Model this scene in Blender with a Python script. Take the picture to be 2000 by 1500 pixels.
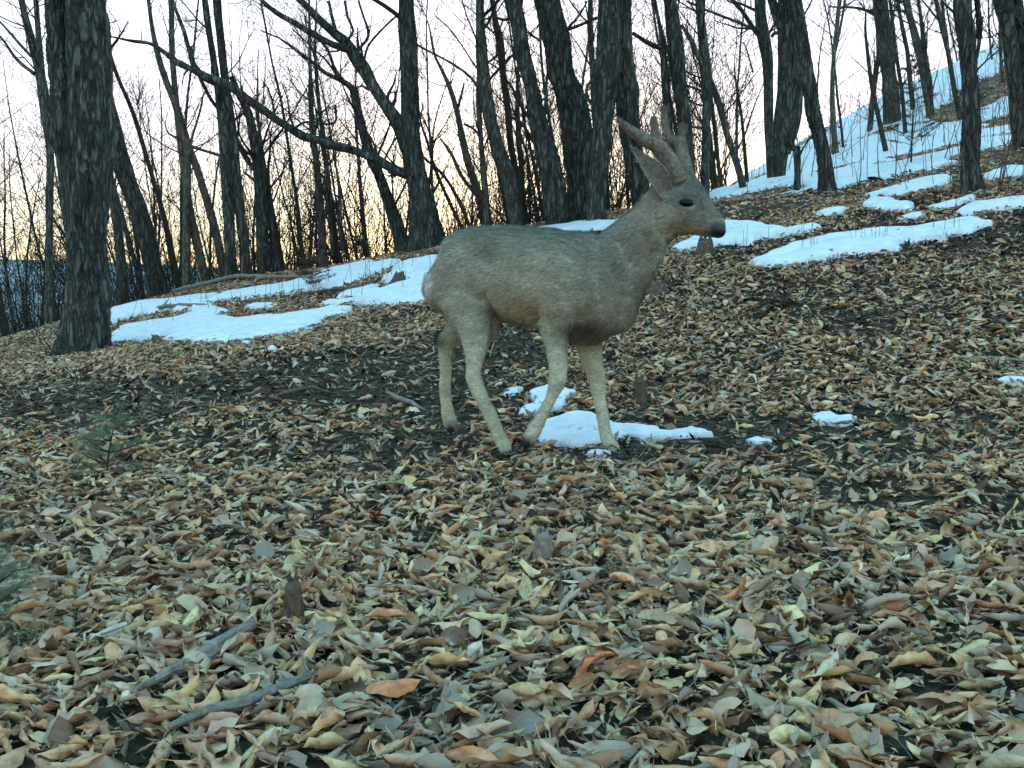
import bpy, math, random
import numpy as np
from mathutils import Vector, Matrix

for o in list(bpy.data.objects): bpy.data.objects.remove(o)
scene = bpy.context.scene
COL = scene.collection

# ------------------------------------------------------------------ camera, sky, sun, exposure
F = 1921.0; CW, CH = 1000.0, 750.0; CAMH = 0.62
PITCH = math.atan(190.0 / F)
cam_d = bpy.data.cameras.new("camera"); cam = bpy.data.objects.new("camera", cam_d); COL.objects.link(cam)
cam.location = (0, 0, CAMH); cam.rotation_euler = (math.pi/2 - PITCH, 0, 0)
cam_d.sensor_width = 36; cam_d.lens = 36 * F / 2000; cam_d.clip_end = 5000; cam_d.clip_start = 0.05
scene.camera = cam
scene.render.resolution_x = 1024; scene.render.resolution_y = 768

SUN_EL = math.radians(3.5); SUN_ROT = math.radians(2)
world = bpy.data.worlds.new("World"); scene.world = world; world.use_nodes = True
wn = world.node_tree; wn.nodes.clear()
wo = wn.nodes.new('ShaderNodeOutputWorld'); bg = wn.nodes.new('ShaderNodeBackground')
sky = wn.nodes.new('ShaderNodeTexSky'); sky.sky_type = 'NISHITA'; sky.sun_disc = False
sky.sun_elevation = SUN_EL; sky.sun_rotation = SUN_ROT
sky.air_density = 1.0; sky.dust_density = 0.6; sky.ozone_density = 2.0; sky.altitude = 300
tint = wn.nodes.new('ShaderNodeMix'); tint.data_type = 'RGBA'; tint.blend_type = 'MULTIPLY'
tint.inputs[0].default_value = 1.0; tint.inputs[7].default_value = (0.92, 1.02, 1.06, 1)
EXPO = 3.5
# dawn colour ramp mixed over the clear sky: warm at the horizon, pinkish white above, cyan blue overhead, out of view, brightened to light leaves and snow
tcw = wn.nodes.new('ShaderNodeTexCoord'); sxw = wn.nodes.new('ShaderNodeSeparateXYZ'); wn.links.new(tcw.outputs['Generated'], sxw.inputs[0])
crw = wn.nodes.new('ShaderNodeValToRGB'); el = crw.color_ramp.elements
G_ = .5
stops = [(0, (1.5, 1.30, 1.05)), (.045, (1.5, 1.36, 1.16)), (.10, (1.36, 1.13, 1.14)), (.16, (1.18, .99, 1.12)), (.28, (1.05, 1.02, 1.18)), (.46, (.60, 1.10, 1.38)), (1.0, (.56, 1.38, 1.85))]
while len(el) < len(stops): el.new(.5)
for e_, (p_, c_) in zip(el, stops): e_.position = p_; e_.color = (c_[0]*G_, c_[1]*G_, c_[2]*G_, 1)
wn.links.new(sxw.outputs[2], crw.inputs[0])
scl = wn.nodes.new('ShaderNodeVectorMath'); scl.operation = 'SCALE'; scl.inputs['Scale'].default_value = 1.16/(0.15*2**EXPO)/G_; wn.links.new(crw.outputs[0], scl.inputs[0])
sky_mix = wn.nodes.new('ShaderNodeMix'); sky_mix.data_type = 'RGBA'; sky_mix.blend_type = 'MIX'; sky_mix.inputs[0].default_value = .88
wn.links.new(sky.outputs[0], tint.inputs[6]); wn.links.new(tint.outputs[2], sky_mix.inputs[6]); wn.links.new(scl.outputs[0], sky_mix.inputs[7]); wn.links.new(sky_mix.outputs[2], bg.inputs[0])
bg.inputs[1].default_value = 0.15
wn.links.new(bg.outputs[0], wo.inputs[0])

sun_d = bpy.data.lights.new("sun", 'SUN'); sun = bpy.data.objects.new("sun", sun_d); COL.objects.link(sun)
sun_d.energy = 0.5; sun_d.angle = math.radians(10); sun_d.color = (1.0, 0.8, 0.6)
sd = Vector((math.sin(SUN_ROT)*math.cos(SUN_EL), math.cos(SUN_ROT)*math.cos(SUN_EL), math.sin(SUN_EL)))
sun.rotation_euler = sd.to_track_quat('Z', 'Y').to_euler()
vs = scene.view_settings
vs.view_transform = 'Standard'; vs.look = 'None'; vs.gamma = 1; vs.use_curve_mapping = False
vs.exposure = EXPO
scene.render.engine = 'CYCLES'

# ------------------------------------------------------------------ numeric helpers
RS = np.random.RandomState(7); random.seed(7)

def _h(ix, iy, iz, seed):
    n = (ix*374761393 + iy*668265263 + iz*2147483647 + seed*974634777) & 0xFFFFFFFF
    n = ((n ^ (n >> 13)) * 1274126177) & 0xFFFFFFFF
    n = (n ^ (n >> 16)) & 0xFFFFFFFF
    return n.astype(np.float64) / 4294967295.0

def vnoise(x, y, z=0.0, seed=0):
    """value noise, -1..1, vectorised"""
    x = np.asarray(x, float); y = np.asarray(y, float); z = np.asarray(z, float) + 0*x
    y = y + 0*x
    xi = np.floor(x).astype(np.int64); yi = np.floor(y).astype(np.int64); zi = np.floor(z).astype(np.int64)
    fx = x-xi; fy = y-yi; fz = z-zi
    fx = fx*fx*(3-2*fx); fy = fy*fy*(3-2*fy); fz = fz*fz*(3-2*fz)
    r = 0
    for dx in (0, 1):
        for dy in (0, 1):
            for dz in (0, 1):
                w = (fx if dx else 1-fx)*(fy if dy else 1-fy)*(fz if dz else 1-fz)
                r = r + w*_h(xi+dx, yi+dy, zi+dz, seed)
    return r*2-1

def sstep(a, b, x):
    t = np.clip((x-a)/(b-a), 0, 1); return t*t*(3-2*t)
def softplus(x, k):
    return k*np.logaddexp(0, x/k)

def terr(x, y):
    """height of the ground"""
    x = np.asarray(x, float); y = np.asarray(y, float)
    xe = 16*np.tanh(x/16)
    yc = 14.5
    y1 = yc - softplus(yc-y, 0.6)                        # min(y, 14.5), smooth
    a = .035 + .145*sstep(3.2, 9, y)
    z = a*xe + .144*softplus(y1-3.8, .2)
    z = z - .02*np.clip(-xe-3, 0, 9)**2*sstep(6, 14, y)
    D = np.clip(.05 + .05*(xe-5.2), -.30, .5)
    d1 = softplus(y-yc, .6)
    d2 = softplus(y-26, 1.5)
    z = z + D*(d1-d2) + np.where(xe > 0, -.06, -.20)*d2*sstep(26, 34, y)
    z = -20 + softplus(z+20, 2)
    r = np.sqrt(x*x+y*y)
    z = z + (26+7*vnoise(x/160, y/160, 0, 5))*sstep(170, 380, r)
    near = 1-sstep(20, 60, r)
    flat = 1-.75*np.exp(-((x-.1)/.6)**4-((y-3.55)/.45)**4)         # trodden ground
    z = z + .05*vnoise(x/2.2, y/2.2, 0, 1)*near*sstep(4, 8, r) + .018*vnoise(x/.6, y/.6, 0, 2)*near*flat + .008*vnoise(x/.22, y/.22, 0, 3)*near
    return z

CP, SP = math.cos(PITCH), math.sin(PITCH)
def raydir(u, v):
    dx = (u-CW)/F; dy = (CH-v)/F
    return np.array([dx, CP + SP*dy, -SP + CP*dy])
def at(u, v, Y):
    d = raydir(u, v); return np.array([0, 0, CAMH]) + d*(Y/d[1])
def proj(P):
    P = np.asarray(P, float); x = P[..., 0]; y = P[..., 1]; z = P[..., 2]-CAMH
    dep = CP*y - SP*z; up = SP*y + CP*z
    return CW + F*x/dep, CH - F*up/dep
def pxm(Y): return Y/F
_Ys = np.concatenate([np.arange(.7, 8, .04), np.arange(8, 60, .1)])
def hit(u, v, fallback=24.0):
    """where the ray through a point of the picture meets the ground"""
    for k in range(60):
        d = raydir(u, v); t = _Ys/d[1]
        h = CAMH + d[2]*t - terr(d[0]*t, _Ys)
        idx = np.where((h[:-1] > 0) & (h[1:] <= 0))[0]
        if len(idx) and _Ys[idx[0]] < 34:
            i = idx[0]; f = h[i]/(h[i]-h[i+1]); Y = _Ys[i] + f*(_Ys[i+1]-_Ys[i])
            x = d[0]*Y/d[1]; return np.array([x, Y, float(terr(x, Y))])
        v += 3
    x = (u-CW)/F*fallback
    return np.array([x, fallback, float(terr(x, fallback))])

def new_mesh(name, V, Fq, mat=None, smooth=True):
    V = np.asarray(V, np.float32).reshape(-1, 3)
    me = bpy.data.meshes.new(name)
    if isinstance(Fq, np.ndarray):
        n, k = Fq.shape
        me.vertices.add(len(V)); me.vertices.foreach_set('co', V.ravel())
        me.loops.add(n*k); me.loops.foreach_set('vertex_index', Fq.astype(np.int32).ravel())
        me.polygons.add(n); me.polygons.foreach_set('loop_start', np.arange(0, n*k, k, dtype=np.int32))
        me.polygons.foreach_set('loop_total', np.full(n, k, np.int32))
        me.update(calc_edges=True); me.validate()
    else:
        me.from_pydata([tuple(map(float, v)) for v in V], [], [tuple(int(i) for i in f) for f in Fq]); me.update()
    if smooth: me.polygons.foreach_set('use_smooth', [True]*len(me.polygons))
    if mat: me.materials.append(mat)
    return me
def link(name, me, parent=None):
    o = bpy.data.objects.new(name, me); COL.objects.link(o)
    if parent: o.parent = parent
    return o
def empty(name, loc, label, cat, group=None):
    o = bpy.data.objects.new(name, None); COL.objects.link(o); o.location = tuple(map(float, loc)); o.empty_display_size = .2
    tag(o, label, cat, group); return o
def tag(o, label=None, cat=None, group=None, kind=None):
    if label: o['label'] = label
    if cat: o['category'] = cat
    if group: o['group'] = group
    if kind: o['kind'] = kind
    return o

def catmull(pts, n_per):
    pts = np.asarray(pts, float); m = len(pts)
    if m < 3:
        t = np.linspace(0, 1, max(2, n_per+1))[:, None]; return pts[0]*(1-t)+pts[-1]*t
    P = np.vstack([2*pts[0]-pts[1], pts, 2*pts[-1]-pts[-2]]); out = []
    for i in range(1, m):
        p0, p1, p2, p3 = P[i-1], P[i], P[i+1], P[i+2]
        for k in range(n_per):
            t = k/n_per
            out.append(.5*((2*p1)+(-p0+p2)*t+(2*p0-5*p1+4*p2-p3)*t*t+(-p0+3*p1-3*p2+p3)*t**3))
    out.append(pts[-1]); return np.array(out)

class MB:
    """collects tubes into one mesh"""
    def __init__(s): s.V = []; s.Q = []; s.n = 0
    def add(s, V, Q):
        s.V.append(V); s.Q.append(Q+s.n); s.n += len(V)
    def tube(s, P, R, sides=6, cap=True, lump=0.0, fine=None, R2=None, up=None):
        P = np.asarray(P, float); R = np.asarray(R, float) + np.zeros(len(P)); n = len(P)
        T = np.gradient(P, axis=0); T /= np.linalg.norm(T, axis=1)[:, None]+1e-9
        ref = np.array(up if up is not None else ([0, 1, 0] if abs(T[0][1]) < .8 else [1, 0, 0]), float)
        A = np.zeros_like(P)
        for i in range(n):
            a = ref - T[i]*ref.dot(T[i]); a /= np.linalg.norm(a)+1e-9; A[i] = a
            if up is None: ref = a
        B = np.cross(T, A)
        th = np.linspace(0, 2*np.pi, sides, endpoint=False)
        c, si = np.cos(th), np.sin(th)
        RA = R if R2 is None else np.asarray(R2, float)+np.zeros(n)
        V = P[:, None, :] + A[:, None, :]*(RA[:, None]*c)[..., None] + B[:, None, :]*(R[:, None]*si)[..., None]
        if lump or fine:
            N = V-P[:, None, :]; L = np.linalg.norm(N, axis=2, keepdims=True)+1e-9; N = N/L
            d = lump*R.mean()*(vnoise(V[..., 0]*5, V[..., 1]*5, V[..., 2]*1.6, 11)+.5*vnoise(V[..., 0]*11, V[..., 1]*11, V[..., 2]*4, 12))
            if fine:
                wob = .5*vnoise(V[..., 0]*20, V[..., 1]*20, V[..., 2]*7, 15)
                ridge = np.abs(vnoise(th[None, :]*0+np.cos(th)[None, :]*sides*.13+V[..., 2]*.9+wob, np.sin(th)[None, :]*sides*.13, V[..., 2]*5, 13))
                ridge2 = np.abs(vnoise(V[..., 0]*45, V[..., 1]*45, V[..., 2]*14, 14))
                d = d + fine*(np.clip(ridge*2.2, 0, 1)-.6) + fine*.5*(np.clip(ridge2*2, 0, 1)-.5)
            V = V + N*d[..., None]
        V = V.reshape(-1, 3)
        i = np.arange(n-1)[:, None]*sides; j = np.arange(sides)[None, :]; j2 = (j+1) % sides
        Q = np.stack([i+j, i+j2, i+sides+j2, i+sides+j], -1).reshape(-1, 4)
        if cap:
            V = np.vstack([V, P[0], P[-1]+T[-1]*R[-1]*.6]); nb = len(V)-2
            jj = np.arange(sides); k2 = (jj+1) % sides; o = (n-1)*sides
            # two triangles as degenerate-free quads are not possible: pair up the fan
            ev = jj[::2]
            Qa = np.stack([np.full(len(ev), nb), (ev+2) % sides, (ev+1) % sides, ev], -1)
            Qb = np.stack([np.full(len(ev), nb+1), o+ev, o+(ev+1) % sides, o+(ev+2) % sides], -1)
            if sides % 2 == 0: Q = np.vstack([Q, Qa, Qb])
        s.add(V, Q)
    def build(s, name, mat, parent=None, offset=None):
        if not s.V: return None
        V = np.vstack(s.V)
        if offset is not None: V = V-np.asarray(offset)
        return link(name, new_mesh(name, V, np.vstack(s.Q), mat), parent)

# ------------------------------------------------------------------ materials
def mat_new(name, rough=.9, spec=.2):
    m = bpy.data.materials.new(name); m.use_nodes = True; nt = m.node_tree
    b = nt.nodes['Principled BSDF']; b.inputs['Roughness'].default_value = rough
    b.inputs['Specular IOR Level'].default_value = spec
    return m, nt, b
def nd(nt, t, **kw):
    n = nt.nodes.new(t)
    for k, v in kw.items():
        if k.startswith('i_'):
            key = k[2:]; key = int(key) if key.isdigit() else key
            n.inputs[key].default_value = v
        else: setattr(n, k, v)
    return n
def ramp(nt, stops):
    r = nt.nodes.new('ShaderNodeValToRGB'); e = r.color_ramp.elements
    while len(e) < len(stops): e.new(.5)
    for el, (p, c) in zip(e, stops): el.position = p; el.color = (*c, 1)
    return r
def mapping(nt, scale, coord='Object'):
    tc = nt.nodes.new('ShaderNodeTexCoord'); mp = nt.nodes.new('ShaderNodeMapping'); mp.inputs['Scale'].default_value = scale
    nt.links.new(tc.outputs[coord], mp.inputs[0]); return mp

def bark_mat(name, dark, light, sc=1.0, moss=0.0, bump=.6):
    m, nt, b = mat_new(name, .95, .1); L = nt.links.new
    geo = nt.nodes.new('ShaderNodeNewGeometry')
    mp = nt.nodes.new('ShaderNodeMapping'); mp.inputs['Scale'].default_value = (19*sc, 19*sc, 4.2*sc); L(geo.outputs['Position'], mp.inputs[0])
    n1 = nd(nt, 'ShaderNodeTexNoise', i_Scale=1.0, i_Detail=6.0, i_Roughness=.65, i_Distortion=.6); L(mp.outputs[0], n1.inputs[0])
    nw_ = nd(nt, 'ShaderNodeTexNoise', i_Scale=.8, i_Detail=4.0, i_Roughness=.6); L(mp.outputs[0], nw_.inputs[0])
    sb = nd(nt, 'ShaderNodeVectorMath', operation='MULTIPLY_ADD'); sb.inputs[1].default_value = (2.6, 2.6, 2.6); L(nw_.outputs['Color'], sb.inputs[0]); L(mp.outputs[0], sb.inputs[2])
    v1 = nd(nt, 'ShaderNodeTexVoronoi', feature='DISTANCE_TO_EDGE', i_Scale=.95, i_Randomness=1.0); L(sb.outputs[0], v1.inputs[0])
    r = ramp(nt, [(.28, dark), (.52, tuple((a+c)/2 for a, c in zip(dark, light))), (.75, light)]); L(n1.outputs[0], r.inputs[0])
    n2 = nd(nt, 'ShaderNodeTexNoise', i_Scale=1.7, i_Detail=3.0); L(geo.outputs['Position'], n2.inputs[0])
    r2 = ramp(nt, [(.35, (.7, .75, .72)), (.65, (1.15, 1.1, 1.0))]); L(n2.outputs[0], r2.inputs[0])
    mx = nd(nt, 'ShaderNodeMix', data_type='RGBA', blend_type='MULTIPLY', i_0=1.0); L(r.outputs[0], mx.inputs[6]); L(r2.outputs[0], mx.inputs[7])
    fr = nd(nt, 'ShaderNodeMapRange', i_1=.0, i_2=.24, i_3=.38, i_4=1.12); L(v1.outputs[0], fr.inputs[0])
    my = nd(nt, 'ShaderNodeMix', data_type='RGBA', blend_type='MULTIPLY', i_0=1.0); L(mx.outputs[2], my.inputs[6]); L(fr.outputs[0], my.inputs[7])
    L(my.outputs[2], b.inputs['Base Color'])
    ad = nd(nt, 'ShaderNodeMath', operation='MULTIPLY_ADD', i_1=.7); L(n1.outputs[0], ad.inputs[0])
    mr = nd(nt, 'ShaderNodeMapRange', i_1=0.0, i_2=.25, i_3=0.0, i_4=1.2); L(v1.outputs[0], mr.inputs[0]); L(mr.outputs[0], ad.inputs[2])
    bp = nd(nt, 'ShaderNodeBump', i_Strength=bump, i_Distance=.02); L(ad.outputs[0], bp.inputs['Height']); L(bp.outputs[0], b.inputs['Normal'])
    return m
M = {}
M['bark'] = bark_mat('oak_bark', (.028, .033, .033), (.165, .18, .168), 1.0, 0, 1.0)
M['bark2'] = bark_mat('grey_bark', (.05, .056, .055), (.21, .225, .205), 1.3, 0, .8)
M['bark3'] = bark_mat('pale_bark', (.06, .06, .052), (.24, .23, .20), 1.5, 0, .5)
M['twig'] = bark_mat('twig_bark', (.03, .028, .024), (.10, .09, .075), 2.0, 0, .3)
M['deadwood'] = bark_mat('weathered_wood', (.05, .045, .035), (.26, .23, .18), 2.2, 0, .8)
def wood_mat(name, dark, light):
    m, nt, b = mat_new(name, .9, .15); L = nt.links.new
    tc = nt.nodes.new('ShaderNodeTexCoord'); n = nd(nt, 'ShaderNodeTexNoise', i_Scale=34.0, i_Detail=8.0, i_Roughness=.7, i_Distortion=1.2); L(tc.outputs['Object'], n.inputs[0])
    r = ramp(nt, [(.3, dark), (.72, light)]); L(n.outputs[0], r.inputs[0]); L(r.outputs[0], b.inputs['Base Color'])
    bp = nd(nt, 'ShaderNodeBump', i_Strength=.7, i_Distance=.006); L(n.outputs[0], bp.inputs['Height']); L(bp.outputs[0], b.inputs['Normal']); return m
M['deadwood'] = wood_mat('dead_wood', (.07, .06, .05), (.36, .32, .26))
M['rotwood'] = wood_mat('rotten_wood', (.015, .012, .009), (.19, .145, .105))

def leaf_mat():
    m, nt, b = mat_new('dry_leaf', .55, .38); L = nt.links.new
    at_ = nd(nt, 'ShaderNodeAttribute', attribute_name='tint'); 
    geo = nt.nodes.new('ShaderNodeNewGeometry')
    n = nd(nt, 'ShaderNodeTexNoise', i_Scale=60.0, i_Detail=4.0, i_Roughness=.6); L(geo.outputs['Position'], n.inputs[0])
    r = ramp(nt, [(.3, (.55, .5, .45)), (.5, (.95, .95, .95)), (.75, (1.15, 1.15, 1.1))]); L(n.outputs[0], r.inputs[0])
    mx = nd(nt, 'ShaderNodeMix', data_type='RGBA', blend_type='MULTIPLY', i_0=1.0); L(at_.outputs['Color'], mx.inputs[6]); L(r.outputs[0], mx.inputs[7])
    # paler underside
    mb = nd(nt, 'ShaderNodeMix', data_type='RGBA', blend_type='MIX'); L(mx.outputs[2], mb.inputs[6]); mb.inputs[7].default_value = (.46, .42, .34, 1)
    ml = nd(nt, 'ShaderNodeMath', operation='MULTIPLY', i_1=.35); L(geo.outputs['Backfacing'], ml.inputs[0]); L(ml.outputs[0], mb.inputs[0])
    # veins from the leaf's own coordinates (alpha of the tint: 0 at the midrib)
    uv = nd(nt, 'ShaderNodeUVMap', uv_map='leafuv'); sx = nt.nodes.new('ShaderNodeSeparateXYZ'); L(uv.outputs[0], sx.inputs[0])
    ab = nd(nt, 'ShaderNodeMath', operation='ABSOLUTE'); L(sx.outputs[1], ab.inputs[0])
    c1 = nd(nt, 'ShaderNodeMath', operation='MULTIPLY_ADD', i_1=-.55); L(ab.outputs[0], c1.inputs[0]); L(sx.outputs[0], c1.inputs[2])
    c2 = nd(nt, 'ShaderNodeMath', operation='MULTIPLY', i_1=56.0); L(c1.outputs[0], c2.inputs[0])
    c3 = nd(nt, 'ShaderNodeMath', operation='SINE'); L(c2.outputs[0], c3.inputs[0])
    c4 = nd(nt, 'ShaderNodeMapRange', i_1=.75, i_2=1.0, i_3=0.0, i_4=.6); L(c3.outputs[0], c4.inputs[0])
    c5 = nd(nt, 'ShaderNodeMapRange', i_1=.0, i_2=.035, i_3=1.0, i_4=0.0); L(ab.outputs[0], c5.inputs[0])
    c6 = nd(nt, 'ShaderNodeMath', operation='MAXIMUM'); L(c4.outputs[0], c6.inputs[0]); L(c5.outputs[0], c6.inputs[1])
    bp = nd(nt, 'ShaderNodeBump', i_Strength=.5, i_Distance=.0015); L(c6.outputs[0], bp.inputs['Height'])
    bp2 = nd(nt, 'ShaderNodeBump', i_Strength=.35, i_Distance=.003); L(n.outputs[0], bp2.inputs['Height']); L(bp.outputs[0], bp2.inputs['Normal'])
    L(bp2.outputs[0], b.inputs['Normal'])
    L(mb.outputs[2], b.inputs['Base Color'])
    return m
M['leaf'] = leaf_mat()

def crumb_mat():
    m, nt, b = mat_new('litter_crumbs', .95, .05); a = nd(nt, 'ShaderNodeAttribute', attribute_name='tint'); nt.links.new(a.outputs['Color'], b.inputs['Base Color']); return m
M['crumb'] = crumb_mat()
def ground_mat():
    m, nt, b = mat_new('forest_soil', .95, .1); L = nt.links.new
    geo = nt.nodes.new('ShaderNodeNewGeometry')
    n = nd(nt, 'ShaderNodeTexNoise', i_Scale=28.0, i_Detail=8.0, i_Roughness=.7); L(geo.outputs['Position'], n.inputs[0])
    r = ramp(nt, [(.32, (.018, .013, .009)), (.55, (.07, .052, .037)), (.75, (.16, .12, .085))]); L(n.outputs[0], r.inputs[0])
    # leaf litter too far off to tell the leaves apart
    v = nd(nt, 'ShaderNodeTexVoronoi', i_Scale=9.0); mp = nt.nodes.new('ShaderNodeMapping'); mp.inputs['Scale'].default_value = (1, 1.7, 1.4)
    L(geo.outputs['Position'], mp.inputs[0]); L(mp.outputs[0], v.inputs[0])
    sx = nt.nodes.new('ShaderNodeSeparateColor'); L(v.outputs['Color'], sx.inputs[0])
    r2 = ramp(nt, [(0, (.03, .02, .014)), (.4, (.13, .09, .055)), (.75, (.24, .17, .10)), (1, (.34, .26, .17))]); L(sx.outputs[0], r2.inputs[0])
    ln = nd(nt, 'ShaderNodeVectorMath', operation='LENGTH'); L(geo.outputs['Position'], ln.inputs[0])
    mr = nd(nt, 'ShaderNodeMapRange', i_1=12.0, i_2=17.0, i_3=0.0, i_4=1.0); L(ln.outputs['Value'], mr.inputs[0])
    mx = nd(nt, 'ShaderNodeMix', data_type='RGBA'); L(mr.outputs[0], mx.inputs[0]); L(r.outputs[0], mx.inputs[6]); L(r2.outputs[0], mx.inputs[7])
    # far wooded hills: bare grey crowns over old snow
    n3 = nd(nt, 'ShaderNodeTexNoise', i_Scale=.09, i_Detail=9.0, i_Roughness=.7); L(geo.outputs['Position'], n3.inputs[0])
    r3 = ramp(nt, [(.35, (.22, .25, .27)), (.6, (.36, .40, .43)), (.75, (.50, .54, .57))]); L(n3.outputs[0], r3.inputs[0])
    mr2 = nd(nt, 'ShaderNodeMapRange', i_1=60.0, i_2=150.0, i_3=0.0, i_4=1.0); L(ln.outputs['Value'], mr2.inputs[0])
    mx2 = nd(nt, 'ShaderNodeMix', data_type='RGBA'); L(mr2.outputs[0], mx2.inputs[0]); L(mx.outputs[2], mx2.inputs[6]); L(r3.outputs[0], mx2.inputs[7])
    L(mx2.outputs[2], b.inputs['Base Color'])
    bp = nd(nt, 'ShaderNodeBump', i_Strength=.8, i_Distance=.03); L(n.outputs[0], bp.inputs['Height']); L(bp.outputs[0], b.inputs['Normal'])
    return m
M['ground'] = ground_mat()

def snow_mat():
    m, nt, b = mat_new('old_snow', .55, .3); L = nt.links.new
    geo = nt.nodes.new('ShaderNodeNewGeometry')
    n = nd(nt, 'ShaderNodeTexNoise', i_Scale=9.0, i_Detail=8.0, i_Roughness=.65); L(geo.outputs['Position'], n.inputs[0])
    r = ramp(nt, [(.3, (.52, .56, .58)), (.6, (.72, .745, .755))]); L(n.outputs[0], r.inputs[0])
    # specks of litter frozen in
    v = nd(nt, 'ShaderNodeTexVoronoi', i_Scale=17.0); L(geo.outputs['Position'], v.inputs[0])
    n2 = nd(nt, 'ShaderNodeTexNoise', i_Scale=2.2, i_Detail=3.0); L(geo.outputs['Position'], n2.inputs[0])
    th = nd(nt, 'ShaderNodeMapRange', i_1=.45, i_2=.7, i_3=.05, i_4=.26); L(n2.outputs[0], th.inputs[0])
    lt = nd(nt, 'ShaderNodeMath', operation='LESS_THAN'); L(v.outputs[0], lt.inputs[0]); L(th.outputs[0], lt.inputs[1])
    mx = nd(nt, 'ShaderNodeMix', data_type='RGBA'); L(lt.outputs[0], mx.inputs[0]); L(r.outputs[0], mx.inputs[6]); mx.inputs[7].default_value = (.16, .12, .08, 1)
    L(mx.outputs[2], b.inputs['Base Color'])
    bp = nd(nt, 'ShaderNodeBump', i_Strength=.8, i_Distance=.03); L(n.outputs[0], bp.inputs['Height']); L(bp.outputs[0], b.inputs['Normal'])
    b.inputs['Subsurface Weight'].default_value = 0.0
    return m
M['snow'] = snow_mat()

def fur_mat(name, sc=170.0):
    m, nt, b = mat_new(name, .85, .15); L = nt.links.new
    a = nd(nt, 'ShaderNodeAttribute', attribute_name='tint')
    tc = nt.nodes.new('ShaderNodeTexCoord'); mp = nt.nodes.new('ShaderNodeMapping'); mp.inputs['Scale'].default_value = (.35, 1, .8)
    L(tc.outputs['Object'], mp.inputs[0])
    n = nd(nt, 'ShaderNodeTexNoise', i_Scale=sc, i_Detail=3.0, i_Roughness=.7); L(mp.outputs[0], n.inputs[0])
    n2 = nd(nt, 'ShaderNodeTexNoise', i_Scale=22.0, i_Detail=3.0, i_Roughness=.6); L(mp.outputs[0], n2.inputs[0])
    r = ramp(nt, [(.3, (.6, .6, .6)), (.7, (1.3, 1.3, 1.3))]); L(n.outputs[0], r.inputs[0])
    r2 = ramp(nt, [(.35, (.88, .88, .88)), (.65, (1.1, 1.1, 1.1))]); L(n2.outputs[0], r2.inputs[0])
    mx = nd(nt, 'ShaderNodeMix', data_type='RGBA', blend_type='MULTIPLY', i_0=1.0); L(a.outputs['Color'], mx.inputs[6]); L(r.outputs[0], mx.inputs[7])
    my = nd(nt, 'ShaderNodeMix', data_type='RGBA', blend_type='MULTIPLY', i_0=1.0); L(mx.outputs[2], my.inputs[6]); L(r2.outputs[0], my.inputs[7])
    L(my.outputs[2], b.inputs['Base Color'])
    bp = nd(nt, 'ShaderNodeBump', i_Strength=.5, i_Distance=.004); L(n.outputs[0], bp.inputs['Height']); L(bp.outputs[0], b.inputs['Normal'])
    return m
M['fur'] = fur_mat('deer_fur')
def plain(name, col, rough=.8, spec=.2, sc=40, var=.35, bump=.2):
    m, nt, b = mat_new(name, rough, spec); L = nt.links.new
    tc = nt.nodes.new('ShaderNodeTexCoord')
    n = nd(nt, 'ShaderNodeTexNoise', i_Scale=float(sc), i_Detail=5.0); L(tc.outputs['Object'], n.inputs[0])
    r = ramp(nt, [(.3, tuple(c*(1-var) for c in col)), (.7, tuple(c*(1+var) for c in col))]); L(n.outputs[0], r.inputs[0])
    L(r.outputs[0], b.inputs['Base Color'])
    bp = nd(nt, 'ShaderNodeBump', i_Strength=bump, i_Distance=.003); L(n.outputs[0], bp.inputs['Height']); L(bp.outputs[0], b.inputs['Normal'])
    return m
M['velvet'] = plain('antler_velvet', (.23, .205, .165), .95, .05, 90, .4, .5)
M['eye'] = plain('eye_dark', (.004, .0035, .0035), .14, .22, 20, .1, 0)
M['hoof'] = plain('hoof_horn', (.015, .013, .012), .5, .3, 60, .3, .2)
M['nose'] = plain('nose_skin', (.008, .008, .009), .35, .5, 300, .3, .6)
M['needle'] = plain('fir_needle', (.045, .085, .045), .7, .2, 30, .4, 0)
M['pine'] = plain('pine_needle', (.17, .215, .14), .7, .2, 30, .4, 0)
M['grass'] = plain('dry_grass', (.24, .22, .13), .8, .15, 30, .3, 0)
M['drystem'] = plain('dry_stem', (.09, .065, .045), .85, .1, 50, .4, .1)
M['red'] = plain('rust_leaf', (.30, .10, .04), .8, .2, 50, .3, .2)

# ------------------------------------------------------------------ ground
def spaced(lo, hi, n, fine):
    s = np.linspace(-1, 1, n); 
    f = lambda k: np.sinh(k*s)
    k = 9.0; a = hi/np.sinh(k); return a*np.sinh(k*s)
def build_ground():
    k = 8.2
    sx = np.linspace(-1, 1, 350); xs = 1400*np.sinh(k*sx)/math.sinh(k)
    sy = np.linspace(-.62, 1, 340); ys = 3.0 + 1400*np.sinh(k*sy)/math.sinh(k)
    X, Y = np.meshgrid(xs, ys); Z = terr(X, Y)
    V = np.stack([X, Y, Z], -1).reshape(-1, 3); nx, ny = len(xs), len(ys)
    i = np.arange(ny-1)[:, None]*nx; j = np.arange(nx-1)[None, :]
    Q = np.stack([i+j, i+j+1, i+nx+j+1, i+nx+j], -1).reshape(-1, 4)
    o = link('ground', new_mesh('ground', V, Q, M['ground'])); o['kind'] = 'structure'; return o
ground = build_ground()

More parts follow.
